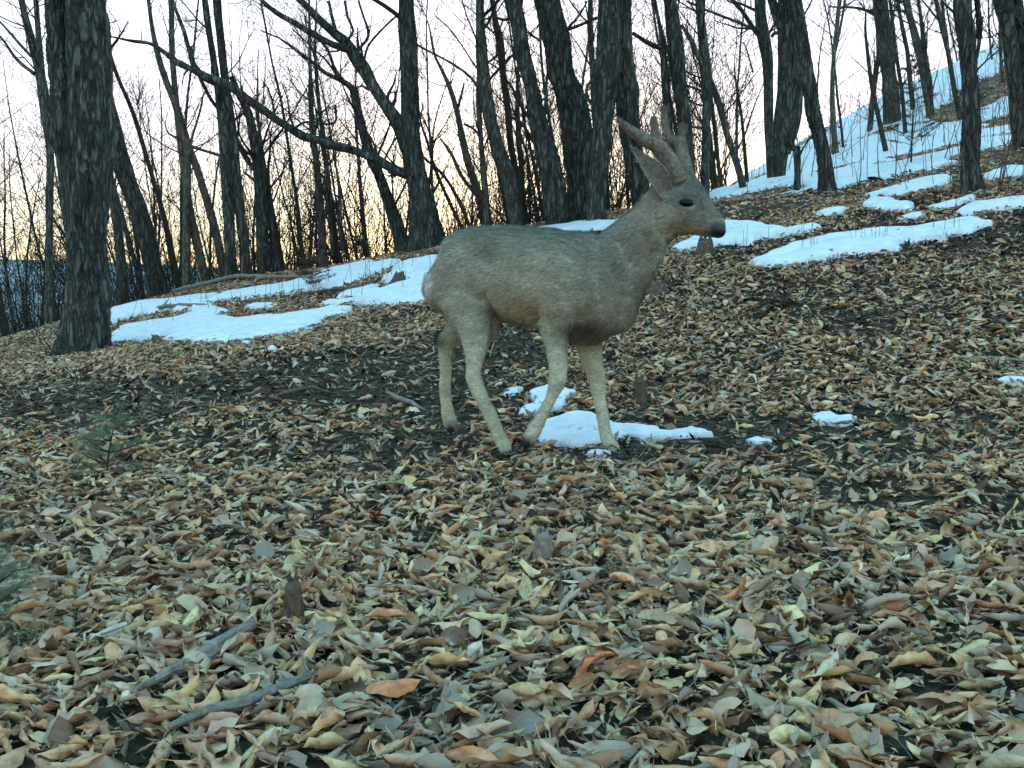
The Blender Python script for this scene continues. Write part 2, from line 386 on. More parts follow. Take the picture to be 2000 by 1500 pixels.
# ------------------------------------------------------------------ snow
def poly_sd(P, poly):
    """signed distance (positive inside) of points P to a polygon"""
    x, y = P[:, 0], P[:, 1]; n = len(poly); d2 = np.full(len(P), 1e9); ins = np.zeros(len(P), bool)
    for i in range(n):
        a = poly[i]; b = poly[(i+1) % n]; e = b-a; L = e.dot(e)+1e-12
        t = np.clip(((x-a[0])*e[0]+(y-a[1])*e[1])/L, 0, 1)
        dx = x-a[0]-t*e[0]; dy = y-a[1]-t*e[1]; d2 = np.minimum(d2, dx*dx+dy*dy)
        c = (a[1] > y) != (b[1] > y)
        with np.errstate(divide='ignore', invalid='ignore'):
            xi = a[0]+(y-a[1])*e[0]/e[1]
        ins ^= c & (x < xi)
    d = np.sqrt(d2); return np.where(ins, d, -d)
SNOW_POLYS = []          # world outlines, to keep leaves off
def snow_obj(px, thick, res, label=None, holes=(), ragged=.04, speck=0.0, extra=(), name='snow_patch', hs=.0, group=None):
    polys = [np.array([hit(u, v)[:2] for u, v in p]) for p in [px]+list(extra)]
    hp = [np.array([hit(u, v)[:2] for u, v in h]) for h in holes]
    allp = np.vstack(polys); x0, y0 = allp.min(0)-.1; x1, y1 = allp.max(0)+.1
    nx = int((x1-x0)/res)+2; ny = int((y1-y0)/res)+2
    X, Y = np.meshgrid(np.linspace(x0, x1, nx), np.linspace(y0, y1, ny)); P = np.stack([X.ravel(), Y.ravel()], -1)
    sdv = np.max([poly_sd(P, q) for q in polys], axis=0)
    rg = ragged*(vnoise(P[:, 0]/(ragged*4), P[:, 1]/(ragged*4), 0, 21)+.6*vnoise(P[:, 0]/(ragged*1.6), P[:, 1]/(ragged*1.6), 0, 22))
    for h in hp: sdv = np.minimum(sdv, -poly_sd(P, h))
    if hs:
        hn = vnoise(P[:, 0]/1.3+P[:, 1]*.15, P[:, 1]/2.4, 0, 31)+.6*vnoise(P[:, 0]/.5, P[:, 1]/.8, 0, 32)
        sdv = np.minimum(sdv, (hs-hn)*.5)
    s = sdv+rg
    SNOW_POLYS.append((polys, hp, (x0, y0, x1, y1), hs, ragged))
    w = thick*1.6
    t = np.clip(s/w, 0, 1); h = thick*np.sqrt(np.clip(1-(1-t)**2, 0, 1))*(1+.25*vnoise(P[:, 0]/.5, P[:, 1]/.5, 0, 23)+.1*vnoise(P[:, 0]/.13, P[:, 1]/.13, 0, 24))
    z = terr(P[:, 0], P[:, 1]) + np.where(s > 0, h+.004, -.03)
    V = np.stack([P[:, 0], P[:, 1], z], -1)
    inside = s > -res*1.2
    i = (np.arange(ny-1)[:, None]*nx+np.arange(nx-1)[None, :]).ravel()
    Q = np.stack([i, i+1, i+nx+1, i+nx], -1)
    keep = inside[Q].all(1) & (s[Q] > 0).any(1); Q = Q[keep]
    used = np.unique(Q); mp = np.full(len(V), -1); mp[used] = np.arange(len(used))
    o = link(name, new_mesh(name, V[used], mp[Q], M['snow']))
    if label: tag(o, label, 'snow patch', group)
    return o
snow_obj([(212,657),(250,641),(300,633),(340,629),(380,613),(430,607),(452,612),(440,622),(480,626),(560,621),(620,613),(660,603),(692,602),(672,617),(630,631),(600,647),(560,655),(480,668),(420,673),(340,675),(320,668),(225,671)],
         .05, .035, 'long low snow bank just right of the thick dark trunk, nearest of the left banks', ragged=.07, holes=[[(430,618),(452,612),(470,618),(450,624)],[(300,662),(325,664),(330,673),(305,671)]])
snow_obj([(210,612),(250,601),(300,592),(400,578),(425,578),(390,590),(435,598),(432,608),(380,611),(330,605),(280,616),(212,635)], .05, .05,
         'tapering snow strip behind the lowest left bank, reaching the thick trunk', ragged=.07)
snow_obj([(430,578),(520,562),(560,557),(620,541),(680,521),(730,511),(765,515),(762,528),(700,545),(650,563),(600,574),(560,580),(470,588)], .05, .06,
         'sloping snow sheet with thin twigs poking through, left of the brown stump', ragged=.14, holes=[[(600,556),(660,540),(650,548),(605,562)],[(690,532),(740,524),(735,530),(700,538)]], extra=[[(455,573),(500,570),(520,578),(460,590),(410,588)]])
snow_obj([(620,600),(660,583),(735,562),(752,546),(775,526),(840,508),(880,500),(885,535),(800,545),(790,560),(850,540),(900,560),(905,580),(868,590),(800,594),(740,598),(690,596)], .06, .05,
         'wide bright snow bank touching the rump of the deer', ragged=.10, holes=[[(735,566),(790,552),(785,560),(745,572)],[(660,590),(700,586),(690,591)]])
snow_obj([(480,605),(500,597),(535,597),(532,606),(500,609)], .04, .03, 'small pale snow island among brown leaves between the left banks')
snow_obj([(468,676),(482,671),(497,674),(490,679)], .03, .015, 'tiny snow scrap just below the lowest left bank', ragged=.015)
snow_obj([(522,684),(535,681),(546,685),(534,688)], .03, .015, 'tiny snow scrap on dark soil, right of the other scrap', ragged=.015)
snow_obj([(975,770),(996,761),(1022,762),(1016,772),(985,776)], .022, .008, 'small snow fragment beside the upper end of the patch under the deer', ragged=.012)
snow_obj([(1033,770),(1070,758),(1100,762),(1130,769),(1112,784),(1106,798),(1090,806),(1062,806),(1030,817),(1006,813),(1020,800),(1047,790)], .025, .009,
         'ragged melting snow patch behind the bent foreleg of the deer', ragged=.015)
snow_obj([(1030,862),(1048,835),(1072,823),(1130,812),(1168,817),(1200,837),(1260,838),(1300,851),(1350,842),(1400,855),(1340,857),(1290,863),(1230,860),(1205,862),(1185,873),(1120,877),(1060,873)], .03, .009,
         'bright snow patch between the forelegs with a long thin tail to the right', ragged=.016)
snow_obj([(1145,889),(1165,883),(1190,887),(1182,894),(1155,894)], .015, .006, 'scrap of snow beside the front hoof', ragged=.008)
snow_obj([(1455,863),(1480,858),(1510,864),(1480,871)], .012, .007, 'faint snow scrap right of the thin tail of snow', ragged=.01)
snow_obj([(1585,818),(1605,812),(1625,810),(1642,820),(1672,818),(1668,831),(1640,834),(1600,831)], .022, .008, 'small lone snow patch amid leaves on the right slope', ragged=.013)
snow_obj([(1935,748),(1960,741),(2010,744),(2040,752),(2000,754),(1955,753)], .02, .01, 'thin snow sliver at the right edge of the leafy slope', ragged=.012)
snow_obj([(1456,520),(1500,500),(1545,485),(1600,472),(1700,456),(1800,446),(1870,432),(1905,428),(1942,440),(1900,455),(1862,465),(1850,478),(1800,474),(1760,478),(1755,491),(1700,498),(1640,505),(1560,519),(1500,525)], .055, .03,
         'longest snow bank on the right slope, pointed at its left end', ragged=.04)
snow_obj([(1315,492),(1345,470),(1385,455),(1415,437),(1460,438),(1500,444),(1540,454),(1605,438),(1602,447),(1540,463),(1480,470),(1470,480),(1420,479),(1360,489)], .05, .03,
         'snow bank right behind the black nose of the deer', ragged=.04)
snow_obj([(1030,452),(1130,440),(1185,436),(1240,430),(1245,440),(1200,456),(1100,457)], .05, .05, 'sliver of snow showing above the back of the deer', ragged=.05)
snow_obj([(1598,420),(1640,409),(1664,411),(1640,421),(1615,425)], .04, .03, 'little snow strip left of the cluster of slope patches', ragged=.03)
snow_obj([(1680,408),(1698,390),(1740,393),(1792,406),(1780,415),(1720,412)], .04, .04, 'lens shaped snow patch below the tapering upper strip', ragged=.04)
snow_obj([(1688,388),(1760,365),(1810,354),(1860,350),(1856,361),(1790,379),(1740,387)], .05, .04, 'tapering snow strip left of the dark right trunk', ragged=.05)
snow_obj([(1790,411),(1850,399),(1905,382),(1905,393),(1840,411)], .04, .04, 'narrow snow tongue right below the dark right trunk', ragged=.04)
snow_obj([(1872,414),(1900,403),(1960,398),(2050,382),(2060,398),(1960,412),(1890,423)], .05, .04, 'ragged snow patch at the right margin above the long bank', ragged=.05)
snow_obj([(1757,429),(1780,420),(1808,419),(1795,430)], .035, .03, 'tiny snow strip directly above the long right bank', ragged=.03)
snow_obj([(1920,348),(1960,331),(2060,326),(2060,352),(1980,350),(1925,357)], .05, .04, 'snow strip right of the dark trunk under the leafy hollow', ragged=.05)
hs_ = snow_obj([(1380,386),(1450,338),(1550,262),(1700,150),(1900,40),(2050,-30),(2300,-150),(2300,190),(2050,268),(1990,285),(1930,308),(1830,326),(1750,350),(1640,370),(1540,383),(1440,389)],
         .05, .075, None, holes=[[(1815,240),(1850,205),(1862,180),(1890,172),(1908,150),(1950,143),(1985,118),(2060,100),(2060,150),(2010,172),(1990,168),(2000,188),(1950,192),(1940,205),(1900,215),(1880,238),(1850,240)], [(1690,320),(1800,297),(1880,281),(1850,300),(1760,320)],
         [(1560,345),(1640,325),(1700,315),(1640,336),(1580,350)]], ragged=.22, name='hillside_snow', hs=.50)
hs_['kind'] = 'structure'
def snow_mask(x, y):
    r = np.zeros(len(x), bool); P = np.stack([x, y], -1)
    for polys, hp, bb, hs, rgd in SNOW_POLYS:
        m = (x > bb[0]) & (x < bb[2]) & (y > bb[1]) & (y < bb[3])
        if not m.any(): continue
        Q = P[m]; s = np.max([poly_sd(Q, q) for q in polys], axis=0)
        for h in hp: s = np.minimum(s, -poly_sd(Q, h))
        if hs:
            hn = vnoise(Q[:, 0]/1.3+Q[:, 1]*.15, Q[:, 1]/2.4, 0, 31)+.6*vnoise(Q[:, 0]/.5, Q[:, 1]/.8, 0, 32); s = np.minimum(s, (hs-hn)*.5)
        s = s+rgd*(vnoise(Q[:, 0]/(rgd*4), Q[:, 1]/(rgd*4), 0, 21)+.6*vnoise(Q[:, 0]/(rgd*1.6), Q[:, 1]/(rgd*1.6), 0, 22))
        r[m] |= s > .0
    return r

# where the deer stands
DY = 3.62
HOOF = dict(nh=(997, 893), fh=(881, 847), nf=(1024, 874), ff=(1216, 891))
HY = {k: float(hit(*q)[1]) for k, q in HOOF.items()}; print('HOOFY', HY)
FEET = [tuple(hit(*q)[:2]) for k, q in HOOF.items()]
# ------------------------------------------------------------------ leaf litter
def leaf_proto(nl, nw, rs, lobed=True, petiole=False):
    t = np.linspace(0, 1, nl+1); s = np.linspace(-1, 1, nw+1)
    hw = .24+.12*rs.rand(); ex = .75+.5*rs.rand()
    w = hw*np.sin(np.pi*np.clip(t, .0, 1)**ex)**.8
    w = np.maximum(w, .012)
    if lobed and nl >= 7:
        w = w*(1+.16*np.cos(2*np.pi*t*rs.choice([3.5, 4.0, 4.5])+rs.rand()*3))
    T, S = np.meshgrid(t, s, indexing='ij')
    jit = 1+.07*rs.randn(nl+1)[:, None]*np.sign(S)
    if rs.rand() < .22:
        w = w*sstep(.30+.25*rs.rand(), .26, t)+.004          # broken leaf
    if rs.rand() < .15: w = w*.45                             # narrow curl
    X = T-.5; Y = S*w[:, None]*jit; UV = np.stack([T, S*.5], -1)
    k1 = rs.choice([-1, 1, 1])*(3.0+(rs.rand()**.8)*14.0)              # roll across
    k1v = k1*(1+.5*np.sin(T*3+rs.rand()*6))
    sk = (rs.rand()-.5)*1.2
    Yr = Y+sk*(X)*.25
    kk = np.where(np.abs(k1v) < .1, .1, k1v)
    y = np.sin(kk*Yr)/kk; z = (1-np.cos(kk*Yr))/kk
    c = rs.randn()*.9; x = np.sin(c*X)/c if abs(c) > .05 else X
    zz = z+(1-np.cos(c*X))/c if abs(c) > .05 else z
    zz = zz+.035*vnoise(X*6+rs.rand()*50, Y*8, 0, 41)
    tw = rs.randn()*.7*X
    y2 = y*np.cos(tw)-zz*np.sin(tw); z2 = y*np.sin(tw)+zz*np.cos(tw)
    V = np.stack([x, y2, z2], -1).reshape(-1, 3); V[:, 2] -= np.median(V[:, 2])
    i = np.arange(nl)[:, None]*(nw+1); j = np.arange(nw)[None, :]
    Q = np.stack([i+j, i+j+1, i+nw+2+j, i+nw+1+j], -1).reshape(-1, 4); UV = UV.reshape(-1, 2)
    if petiole:
        a = V[nw//2]; d = np.array([-1, rs.randn()*.4, rs.randn()*.4]); n0 = len(V)
        V = np.vstack([V, a+[0, .008, 0], a-[0, .008, 0], a+d*.18-[0, .005, 0], a+d*.18+[0, .005, 0]])
        Q = np.vstack([Q, [n0, n0+1, n0+2, n0+3]]); UV = np.vstack([UV, np.zeros((4, 2))])
    return V, Q, UV
PAL = np.array([(.42,.30,.175),(.36,.245,.14),(.50,.37,.23),(.46,.34,.20),(.30,.215,.14),(.38,.33,.27),(.52,.46,.37),(.20,.125,.07),(.115,.075,.045),(.33,.155,.06),(.44,.36,.19),(.27,.23,.19)])
PALW = np.array([14,14,8,9,13,7,3,15,13,1.5,3,9]); PALW = PALW/PALW.sum(); PAL = PAL*.72+PAL.mean(1, keepdims=True)*.28; PAL = np.minimum(PAL*np.array([1.78, 1.30, .90]), np.array([.64, .48, .33]))
def tint_attr(me, cols_per_vert, uv=None, Q=None):
    a = me.color_attributes.new('tint', 'FLOAT_COLOR', 'POINT')
    c = np.ones((len(me.vertices), 4), np.float32); c[:, :3] = cols_per_vert; a.data.foreach_set('color', c.ravel())
    if uv is not None:
        l = me.uv_layers.new(name='leafuv'); l.data.foreach_set('uv', uv[Q.ravel()].astype(np.float32).ravel())
def leaf_cloud(n_target, y0, y1, nl, nw, nproto, seed, smin, smax, dens_thr, lift, margin=.9, cut_objs=0):
    rs = np.random.RandomState(seed)
    protos = [leaf_proto(nl, nw, rs, nl >= 7, nl >= 7) for _ in range(nproto)]
    m = int(n_target*(1.6 if y0 > 4 else 2.8))
    # area-uniform in the widening wedge
    y = np.sqrt(rs.rand(m)*(y1*y1-y0*y0)+y0*y0) if y0 > 4 else y0+(y1-y0)*rs.rand(m)
    if y0 <= 4: y = y[rs.rand(m) < (.56*y+margin)/(.56*y1+margin)]; m = len(y)
    hwid = .56*y+margin; x = (rs.rand(m)*2-1)*hwid
    dn = vnoise(x/.9, y/.9, 0, 51)+.7*vnoise(x/.33, y/.33, 0, 52)
    # trodden, nearly bare soil on the deer's track
    track = np.exp(-((y-(5.6+.12*x))/.9)**2)*sstep(.9, -.5, x)*1.25 + np.exp(-((y-6.0)/1.3)**2)*.6*np.exp(-((x-1.8)/1.6)**2) + np.exp(-((y-3.9)/.5)**2)*.55*np.exp(-((x-.3)/.9)**2)
    keep = (rs.rand(m) < np.clip(.95+dn*dens_thr*1.25-track, .08, 1)) & (~snow_mask(x, y) | (rs.rand(m) < .05))
    for fx, fy in FEET: keep &= ~((np.abs(x-fx) < .055) & (y-fy > -.20) & (y-fy < .05))
    x = x[keep][:n_target]; y = y[keep][:n_target]; n = len(x)
    z = terr(x, y); e = .05
    nx_ = -(terr(x+e, y)-terr(x-e, y))/(2*e); ny_ = -(terr(x, y+e)-terr(x, y-e))/(2*e)
    S = smin+(smax-smin)*rs.rand(n)**1.6
    yaw = rs.rand(n)*2*np.pi; tx = nx_+rs.randn(n)*.36; ty = ny_+rs.randn(n)*.36
    N = np.stack([tx, ty, np.ones(n)], -1); N /= np.linalg.norm(N, axis=1)[:, None]
    flip = rs.rand(n) < .55; N[flip] *= -1
    A = np.stack([np.cos(yaw), np.sin(yaw), 0*yaw], -1); A -= N*(A*N).sum(1)[:, None]; A /= np.linalg.norm(A, axis=1)[:, None]
    B = np.cross(N, A)
    zo = z+lift*(.25+rs.rand(n))+.012*S/smax
    ci = rs.choice(len(PAL), n, p=PALW); col = PAL[ci]*(.62+.6*rs.rand(n))[:, None]*(1+.03*rs.randn(n, 3))
    pid = rs.randint(0, nproto, n)
    return protos, pid, np.stack([x, y, zo], -1), A, B, N, S, np.clip(col, .01, .8)
def cloud_mesh(name, data, sel, parent, label=None):
    protos, pid, P, A, B, N, S, col = data
    Vs, Qs, Us, Cs, off = [], [], [], [], 0
    for k, (pv, pq, puv) in enumerate(protos):
        idx = np.where((pid == k) & sel)[0]
        if not len(idx): continue
        s = S[idx][:, None, None]
        V = P[idx][:, None, :]+s*(pv[None, :, 0:1]*A[idx][:, None, :]+pv[None, :, 1:2]*B[idx][:, None, :]+pv[None, :, 2:3]*N[idx][:, None, :])
        nv = len(pv); Q = pq[None]+(np.arange(len(idx))*nv)[:, None, None]+off
        Vs.append(V.reshape(-1, 3)); Qs.append(Q.reshape(-1, 4)); Us.append(np.tile(puv, (len(idx), 1))); Cs.append(np.repeat(col[idx], nv, 0)); off += nv*len(idx)
    V = np.vstack(Vs); Q = np.vstack(Qs); me = new_mesh(name, V, Q, M['leaf']); tint_attr(me, np.vstack(Cs), np.vstack(Us), Q)
    o = link(name, me, parent); o['kind'] = 'stuff'
    if label: o['label'] = label
    return o
near = leaf_cloud(15500, 1.0, 4.6, 7, 4, 90, 101, .034, .092, .55, .018)
dist = np.linalg.norm(near[2][:, :2], axis=1); fu, fv = proj(near[2])
vis = (fu > 0) & (fu < 2000) & (fv < 1500) & (fv > 0)
score = np.where(vis, near[6]/dist, 0); big = np.argsort(-score)[:300]; sel = np.ones(len(dist), bool); sel[big] = False
cloud_mesh('leaf_litter', near, sel, ground)
# the 300 leaves that show largest: one object each, sharing mesh data between alike leaves
pools = {}
for n_, i in enumerate(big):
    protos, pid, P, A, B, N, S, col = near
    key = (int(pid[i]), n_ % 4)
    if key not in pools:
        pv, pq, puv = protos[pid[i]]; me = new_mesh('leaf', pv, pq, M['leaf']); tint_attr(me, np.tile(col[i], (len(pv), 1)), puv, pq); pools[key] = me
    o = link('leaf', pools[key], ground); mt = np.eye(4); mt[:3, 0] = A[i]*S[i]; mt[:3, 1] = B[i]*S[i]; mt[:3, 2] = N[i]*S[i]; mt[:3, 3] = P[i]+[0, 0, .006]
    o.matrix_local = Matrix(mt.tolist())
mid = leaf_cloud(33000, 4.6, 10, 4, 3, 60, 102, .038, .088, .5, .02, 1.0)
cloud_mesh('leaf_litter', mid, np.ones(len(mid[1]), bool), ground)
far = leaf_cloud(33000, 10, 18, 3, 2, 24, 103, .05, .105, .5, .02, 1.5)
cloud_mesh('leaf_litter', far, np.ones(len(far[1]), bool), ground)
hil = leaf_cloud(26000, 18, 27, 3, 2, 24, 104, .08, .16, .5, .02, 1.5); cloud_mesh('leaf_litter', hil, hil[2][:, 0] > 3.0, ground)
bot = leaf_cloud(4000, .95, 2.3, 9, 5, 50, 105, .032, .095, .2, .012, .5); cloud_mesh('leaf_litter', bot, np.ones(len(bot[1]), bool), ground)
# crumbs, bark chips and needles on the bare soil
def debris():
    rs = np.random.RandomState(9); n = 90000
    y = .8+9*rs.rand(n)**.7; x = (rs.rand(n)*2-1)*(.56*y+.6)
    k = ~snow_mask(x, y); x, y = x[k], y[k]; n = len(x); z = terr(x, y)+.006+.012*rs.rand(n)
    L = (.008+.03*rs.rand(n)**2)*(.7+y*.08); yaw = rs.rand(n)*6.283; W = L*(.12+.4*rs.rand(n)); tl = rs.randn(n)*.35
    a = np.stack([np.cos(yaw), np.sin(yaw), tl], -1)*L[:, None]; b = np.stack([-np.sin(yaw), np.cos(yaw), rs.randn(n)*.4], -1)*W[:, None]
    c = np.stack([x, y, z], -1); V = np.stack([c-a, c+b, c+a, c-b*.6], 1).reshape(-1, 3); Q = np.arange(n*4).reshape(-1, 4)
    me = new_mesh('forest_debris', V, Q, M['crumb'], False)
    pal = np.array([(.06,.045,.03),(.12,.085,.055),(.22,.165,.11),(.38,.30,.20),(.03,.024,.018)]); col = pal[rs.randint(0, 5, n)]
    tint_attr(me, np.repeat(col, 4, 0), np.zeros((len(V), 2)), Q); o = link('forest_debris', me, ground); o['kind'] = 'stuff'
debris()

# ------------------------------------------------------------------ trees
def rnd(a, b): return a+(b-a)*random.random()
def unit(v): v = np.asarray(v, float); return v/(np.linalg.norm(v)+1e-9)
def grow(mb, p, d, L, r, lvl, sides, up=.15, wob=.22, kids=(3, 5), minr=.0025, droop=0.0):
    """one branch that wanders, tapers and forks"""
    n = max(3, int(L/.18)) if lvl > 0 else max(3, int(L/.15)); n = min(n, 12)
    P = [np.array(p, float)]; D = unit(d); seg = L/n; dirs = [D]
    for i in range(n):
        D = unit(D+np.array([random.gauss(0, wob), random.gauss(0, wob), random.gauss(0, wob)+up-droop])*(.55 if lvl > 1 else 1.0)*.8)
        P.append(P[-1]+D*seg); dirs.append(D)
    R = np.maximum(np.linspace(r, r*.28, n+1), minr)
    mb.tube(P, R, sides if lvl > 0 else 4 if sides > 4 else sides, cap=False)
    if lvl <= 0: return
    k = random.randint(*kids)
    for c in range(k):
        i = random.randint(max(1, int(n*.2)), n); q = unit(np.cross(dirs[i], [random.gauss(0, 1), random.gauss(0, 1), random.gauss(0, 1)]))
        ang = rnd(.45, 1.05); dd = unit(dirs[i]*math.cos(ang)+q*math.sin(ang))
        grow(mb, P[i], dd, L*rnd(.3, .62), max(R[i]*.6, minr), lvl-1, 4 if sides > 4 else 3, up, wob*1.1, kids, minr, droop)

def px_line(pts, Y0, dY=0.0):
    """traced points (u, v, width px) at depth Y0 -> world centres and radii"""
    P, R = [], []
    n = len(pts)
    for i, (u, v, w) in enumerate(pts):
        Y = Y0+dY*i/max(1, n-1); P.append(at(u, v, Y)); R.append(w*.5*pxm(Y))
    return np.array(P), np.array(R)
def dense(P, R, step):
    Lt = np.linalg.norm(np.diff(P, axis=0), axis=1).mean(); k = max(2, int(Lt/step))
    C = catmull(np.column_stack([P, R]), k); return C[:, :3], np.maximum(C[:, 3], .002)

def tree(label, stems, limbs=(), Y=None, mat='bark', height=9.0, nb=10, close=False, twig=1.0, name='bare_tree', low=.5, group=None, blen=1.3, step=None):
    """stems: traced trunks, first one sets the base on the ground. limbs: traced branches (pts, dY)"""
    u, v, w = stems[0][0]
    if Y is None:
        base = hit(u, v)
    else:
        x = at(u, v, Y)[0]; base = np.array([x, Y, float(terr(x, Y))])
    Y0 = base[1]
    t = empty(name, base, label, 'tree', group)
    crown = MB(); gaps = []
    for si, st in enumerate(stems):
        st = list(st); P, R = px_line(st, Y0+(.12 if si else 0)*(1 if si % 2 else -1)*.5)
        # down to the ground
        if si == 0 or st[0][1] > stems[0][0][1]-14:
            g = float(terr(P[0][0], P[0][1])); d0 = unit(P[0]-P[1]); 
            if P[0][2] > g-.1:
                q = P[0]+d0*min(4, max(.15, (P[0][2]-g+.2)/max(.4, -d0[2]))); P = np.vstack([q, P]); R = np.concatenate([[R[0]*1.12], R])
        # up past the frame
        d = unit(P[-1]-P[-2]); topz = P[-1][2]; n_up = 0
        if st[-1][1] > 25 and st[-1][2] <= 8:
            for k in range(4):
                d = unit(d+np.array([random.gauss(0, .12), random.gauss(0, .1), .1])); P = np.vstack([P, P[-1]+d*.22]); R = np.concatenate([R, [R[-1]*.62]])
        if st[-1][1] <= 25:
            n_up = 5; ht = max(1.5, height-(topz-base[2])); rr = R[-1]
            for k in range(n_up):
                d = unit(d+np.array([random.gauss(0, .06), random.gauss(0, .06), .10])); P = np.vstack([P, P[-1]+d*ht/n_up]); R = np.concatenate([R, [rr*(1-.8*(k+1)/n_up)]])
        sides = 44 if close else (20 if R.max() > .07 else 12 if R.max() > .03 else 8)
        fine_step = .028 if close else .09
        Pd, Rd = dense(P, R, fine_step)
        mb = MB(); mb.tube(Pd, Rd, sides, cap=False, lump=.18 if R.max() > .05 else .12, fine=(.013 if close else None)); o = mb.build('trunk', M[mat], t, base)
        # side branches
        m = int(nb*(1 if si == 0 else .6)); Lp = len(Pd)
        for b in range(m):
            f = rnd(low, .98); i = min(Lp-2, int(f*Lp)); 
            tdir = unit(Pd[i+1]-Pd[i]); q = unit(np.cross(tdir, [random.gauss(0, 1), random.gauss(0, 1), .01])); a = rnd(.6, 1.15)
            dd = unit(tdir*math.cos(a)+q*math.sin(a)); ln = blen*rnd(.5, 1.3)*(1.3 if n_up and f > .6 else 1)
            grow(crown, Pd[i], dd, ln, max(.006, Rd[i]*rnd(.16, .32)), 2, 5, up=.10, wob=.26, kids=(2, 4) if twig <= 1 else (3, 5))
    for lm in limbs:
        pts, dY = lm[0], (lm[1] if len(lm) > 1 else 0)
        P, R = px_line(pts, Y0, dY); Pd, Rd = dense(P, R, .07)
        Pd = Pd+np.column_stack([vnoise(np.arange(len(Pd))*.35+7, 0*Rd, 0, 61), 0*Rd, vnoise(np.arange(len(Pd))*.35+90, 0*Rd, 0, 62)])*.018
        mb = MB(); mb.tube(Pd, Rd*.98, 12 if R.max() > .02 else 8, cap=False, lump=.2); mb.build('limb', M[mat], t, base)
        for b in range(int(len(Pd)*.14*twig)+1):
            i = random.randint(1, len(Pd)-2); tdir = unit(Pd[i+1]-Pd[i]); q = unit(np.cross(tdir, [random.gauss(0, .6), random.gauss(0, 1), .01])); a = rnd(.5, 1.2)
            dd = unit(tdir*math.cos(a)+q*math.sin(a)+np.array([0, 0, .25])); grow(crown, Pd[i], dd, rnd(.25, .8)*blen*.7, max(.005, Rd[i]*.35), 1, 4, up=.12, wob=.28, kids=(2, 4))
    crown.build('crown', M['twig'], t, base)
    return t

tree('thickest dark trunk at the far left, forked with fissured bark and spreading roots',
     [[(163,692,112),(168,660,94),(171,607,84),(172,540,78),(172,467,76),(174,380,84),(177,280,84),(177,180,76),(175,93,72),(166,0,68),(162,-80,64)],
      [(156,430,50),(146,340,52),(134,250,50),(122,150,46),(112,60,42),(108,0,40),(104,-80,36)]],
     [([(176,660,40),(200,682,24),(216,692,9)], -.1), ([(150,664,42),(124,684,26),(100,692,14),(82,697,6)], -.2), ([(160,680,30),(152,700,14)], -.25)], close=True, nb=8, low=.72, height=11)
tree('leaning grey trunk slanting out from behind the thickest left trunk',
     [[(311,585,44),(305,555,36),(280,443,34),(252,364,33),(229,289,33),(205,190,30),(180,80,26),(160,0,24)]], Y=15.5, mat='bark', nb=10, height=10)
tree('slim straight trunk right beside the thickest left trunk, behind it',
     [[(240,590,24),(238,527,20),(229,443,18),(212,336,16),(195,240,14),(180,120,12),(170,0,10)]], Y=16.5, mat='bark2', nb=9)
tree('long thin slanting sapling crossing the bright gap right of the thickest trunk',
     [[(348,545,10),(322,430,9),(289,317,9),(261,224,8),(224,135,7),(205,60,6),(195,0,5)]], Y=16, mat='twig', nb=14, low=.3, blen=.9)
tree('curved slender trunk left of the thickest trunk, bare arms reaching left',
     [[(97,626,18),(96,500,15),(97,380,14),(98,300,15),(88,230,14),(80,150,16),(76,80,12),(70,0,10)], [(118,320,14),(108,265,18),(92,215,18),(80,150,18),(68,100,17),(52,45,14),(42,0,12)]],
     [([(60,108,6),(30,75,5),(0,44,4),(-30,20,3)], 0), ([(66,142,7),(30,112,6),(0,72,5),(-30,40,3)], .3), ([(112,290,9),(118,370,8),(131,467,8),(133,560,8)], .2)], Y=14.2, mat='bark2', nb=14, low=.35)
tree('leaning young trunk among thin trees midway between thickest trunk and twin trunks',
     [[(440,548,18),(420,448,17),(387,336,15),(369,290,15),(345,210,14),(318,140,11),(300,70,8),(290,0,6)], [(402,548,17),(373,420,15),(359,327,14),(343,187,12),(336,90,11),(334,0,10)], [(364,548,16),(364,440,15),(366,327,14),(360,270,8)]],
     [([(369,290,6),(385,230,4),(398,182,3)], 0), ([(348,268,5),(330,260,4),(322,240,3),(326,218,2)], 0), ([(366,282,7),(410,296,6),(440,306,6)], .1)], Y=15, mat='bark3', nb=16, low=.4)
tree('twin dark trunks close together under the arching limb, left of centre',
     [[(452,562,26),(449,480,22),(444,360,22),(436,240,20),(424,160,14),(408,60,12),(400,0,10)], [(482,562,26),(476,470,20),(462,360,20),(450,240,20),(440,160,16),(431,80,15),(424,0,14)]],
     [([(424,165,9),(383,140,9),(368,100,7),(359,60,7),(336,0,6)], 0), ([(434,222,6),(412,192,7),(396,165,8),(380,130,7),(372,90,5)], .2)], Y=13.6, nb=14, low=.4)
tree('rough crooked trunk just right of the twin dark trunks',
     [[(518,545,30),(514,470,27),(508,360,24),(497,280,20),(485,220,18),(466,184,12),(452,150,9)], [(545,548,18),(532,470,12),(526,400,9),(524,330,6)]],
     [([(502,338,9),(488,318,10),(470,290,12),(455,262,10)], 0), ([(484,214,8),(470,222,6),(458,232,3)], 0), ([(505,360,7),(490,345,6),(474,333,3)], 0)], Y=14.6, mat='bark', nb=10, low=.4)
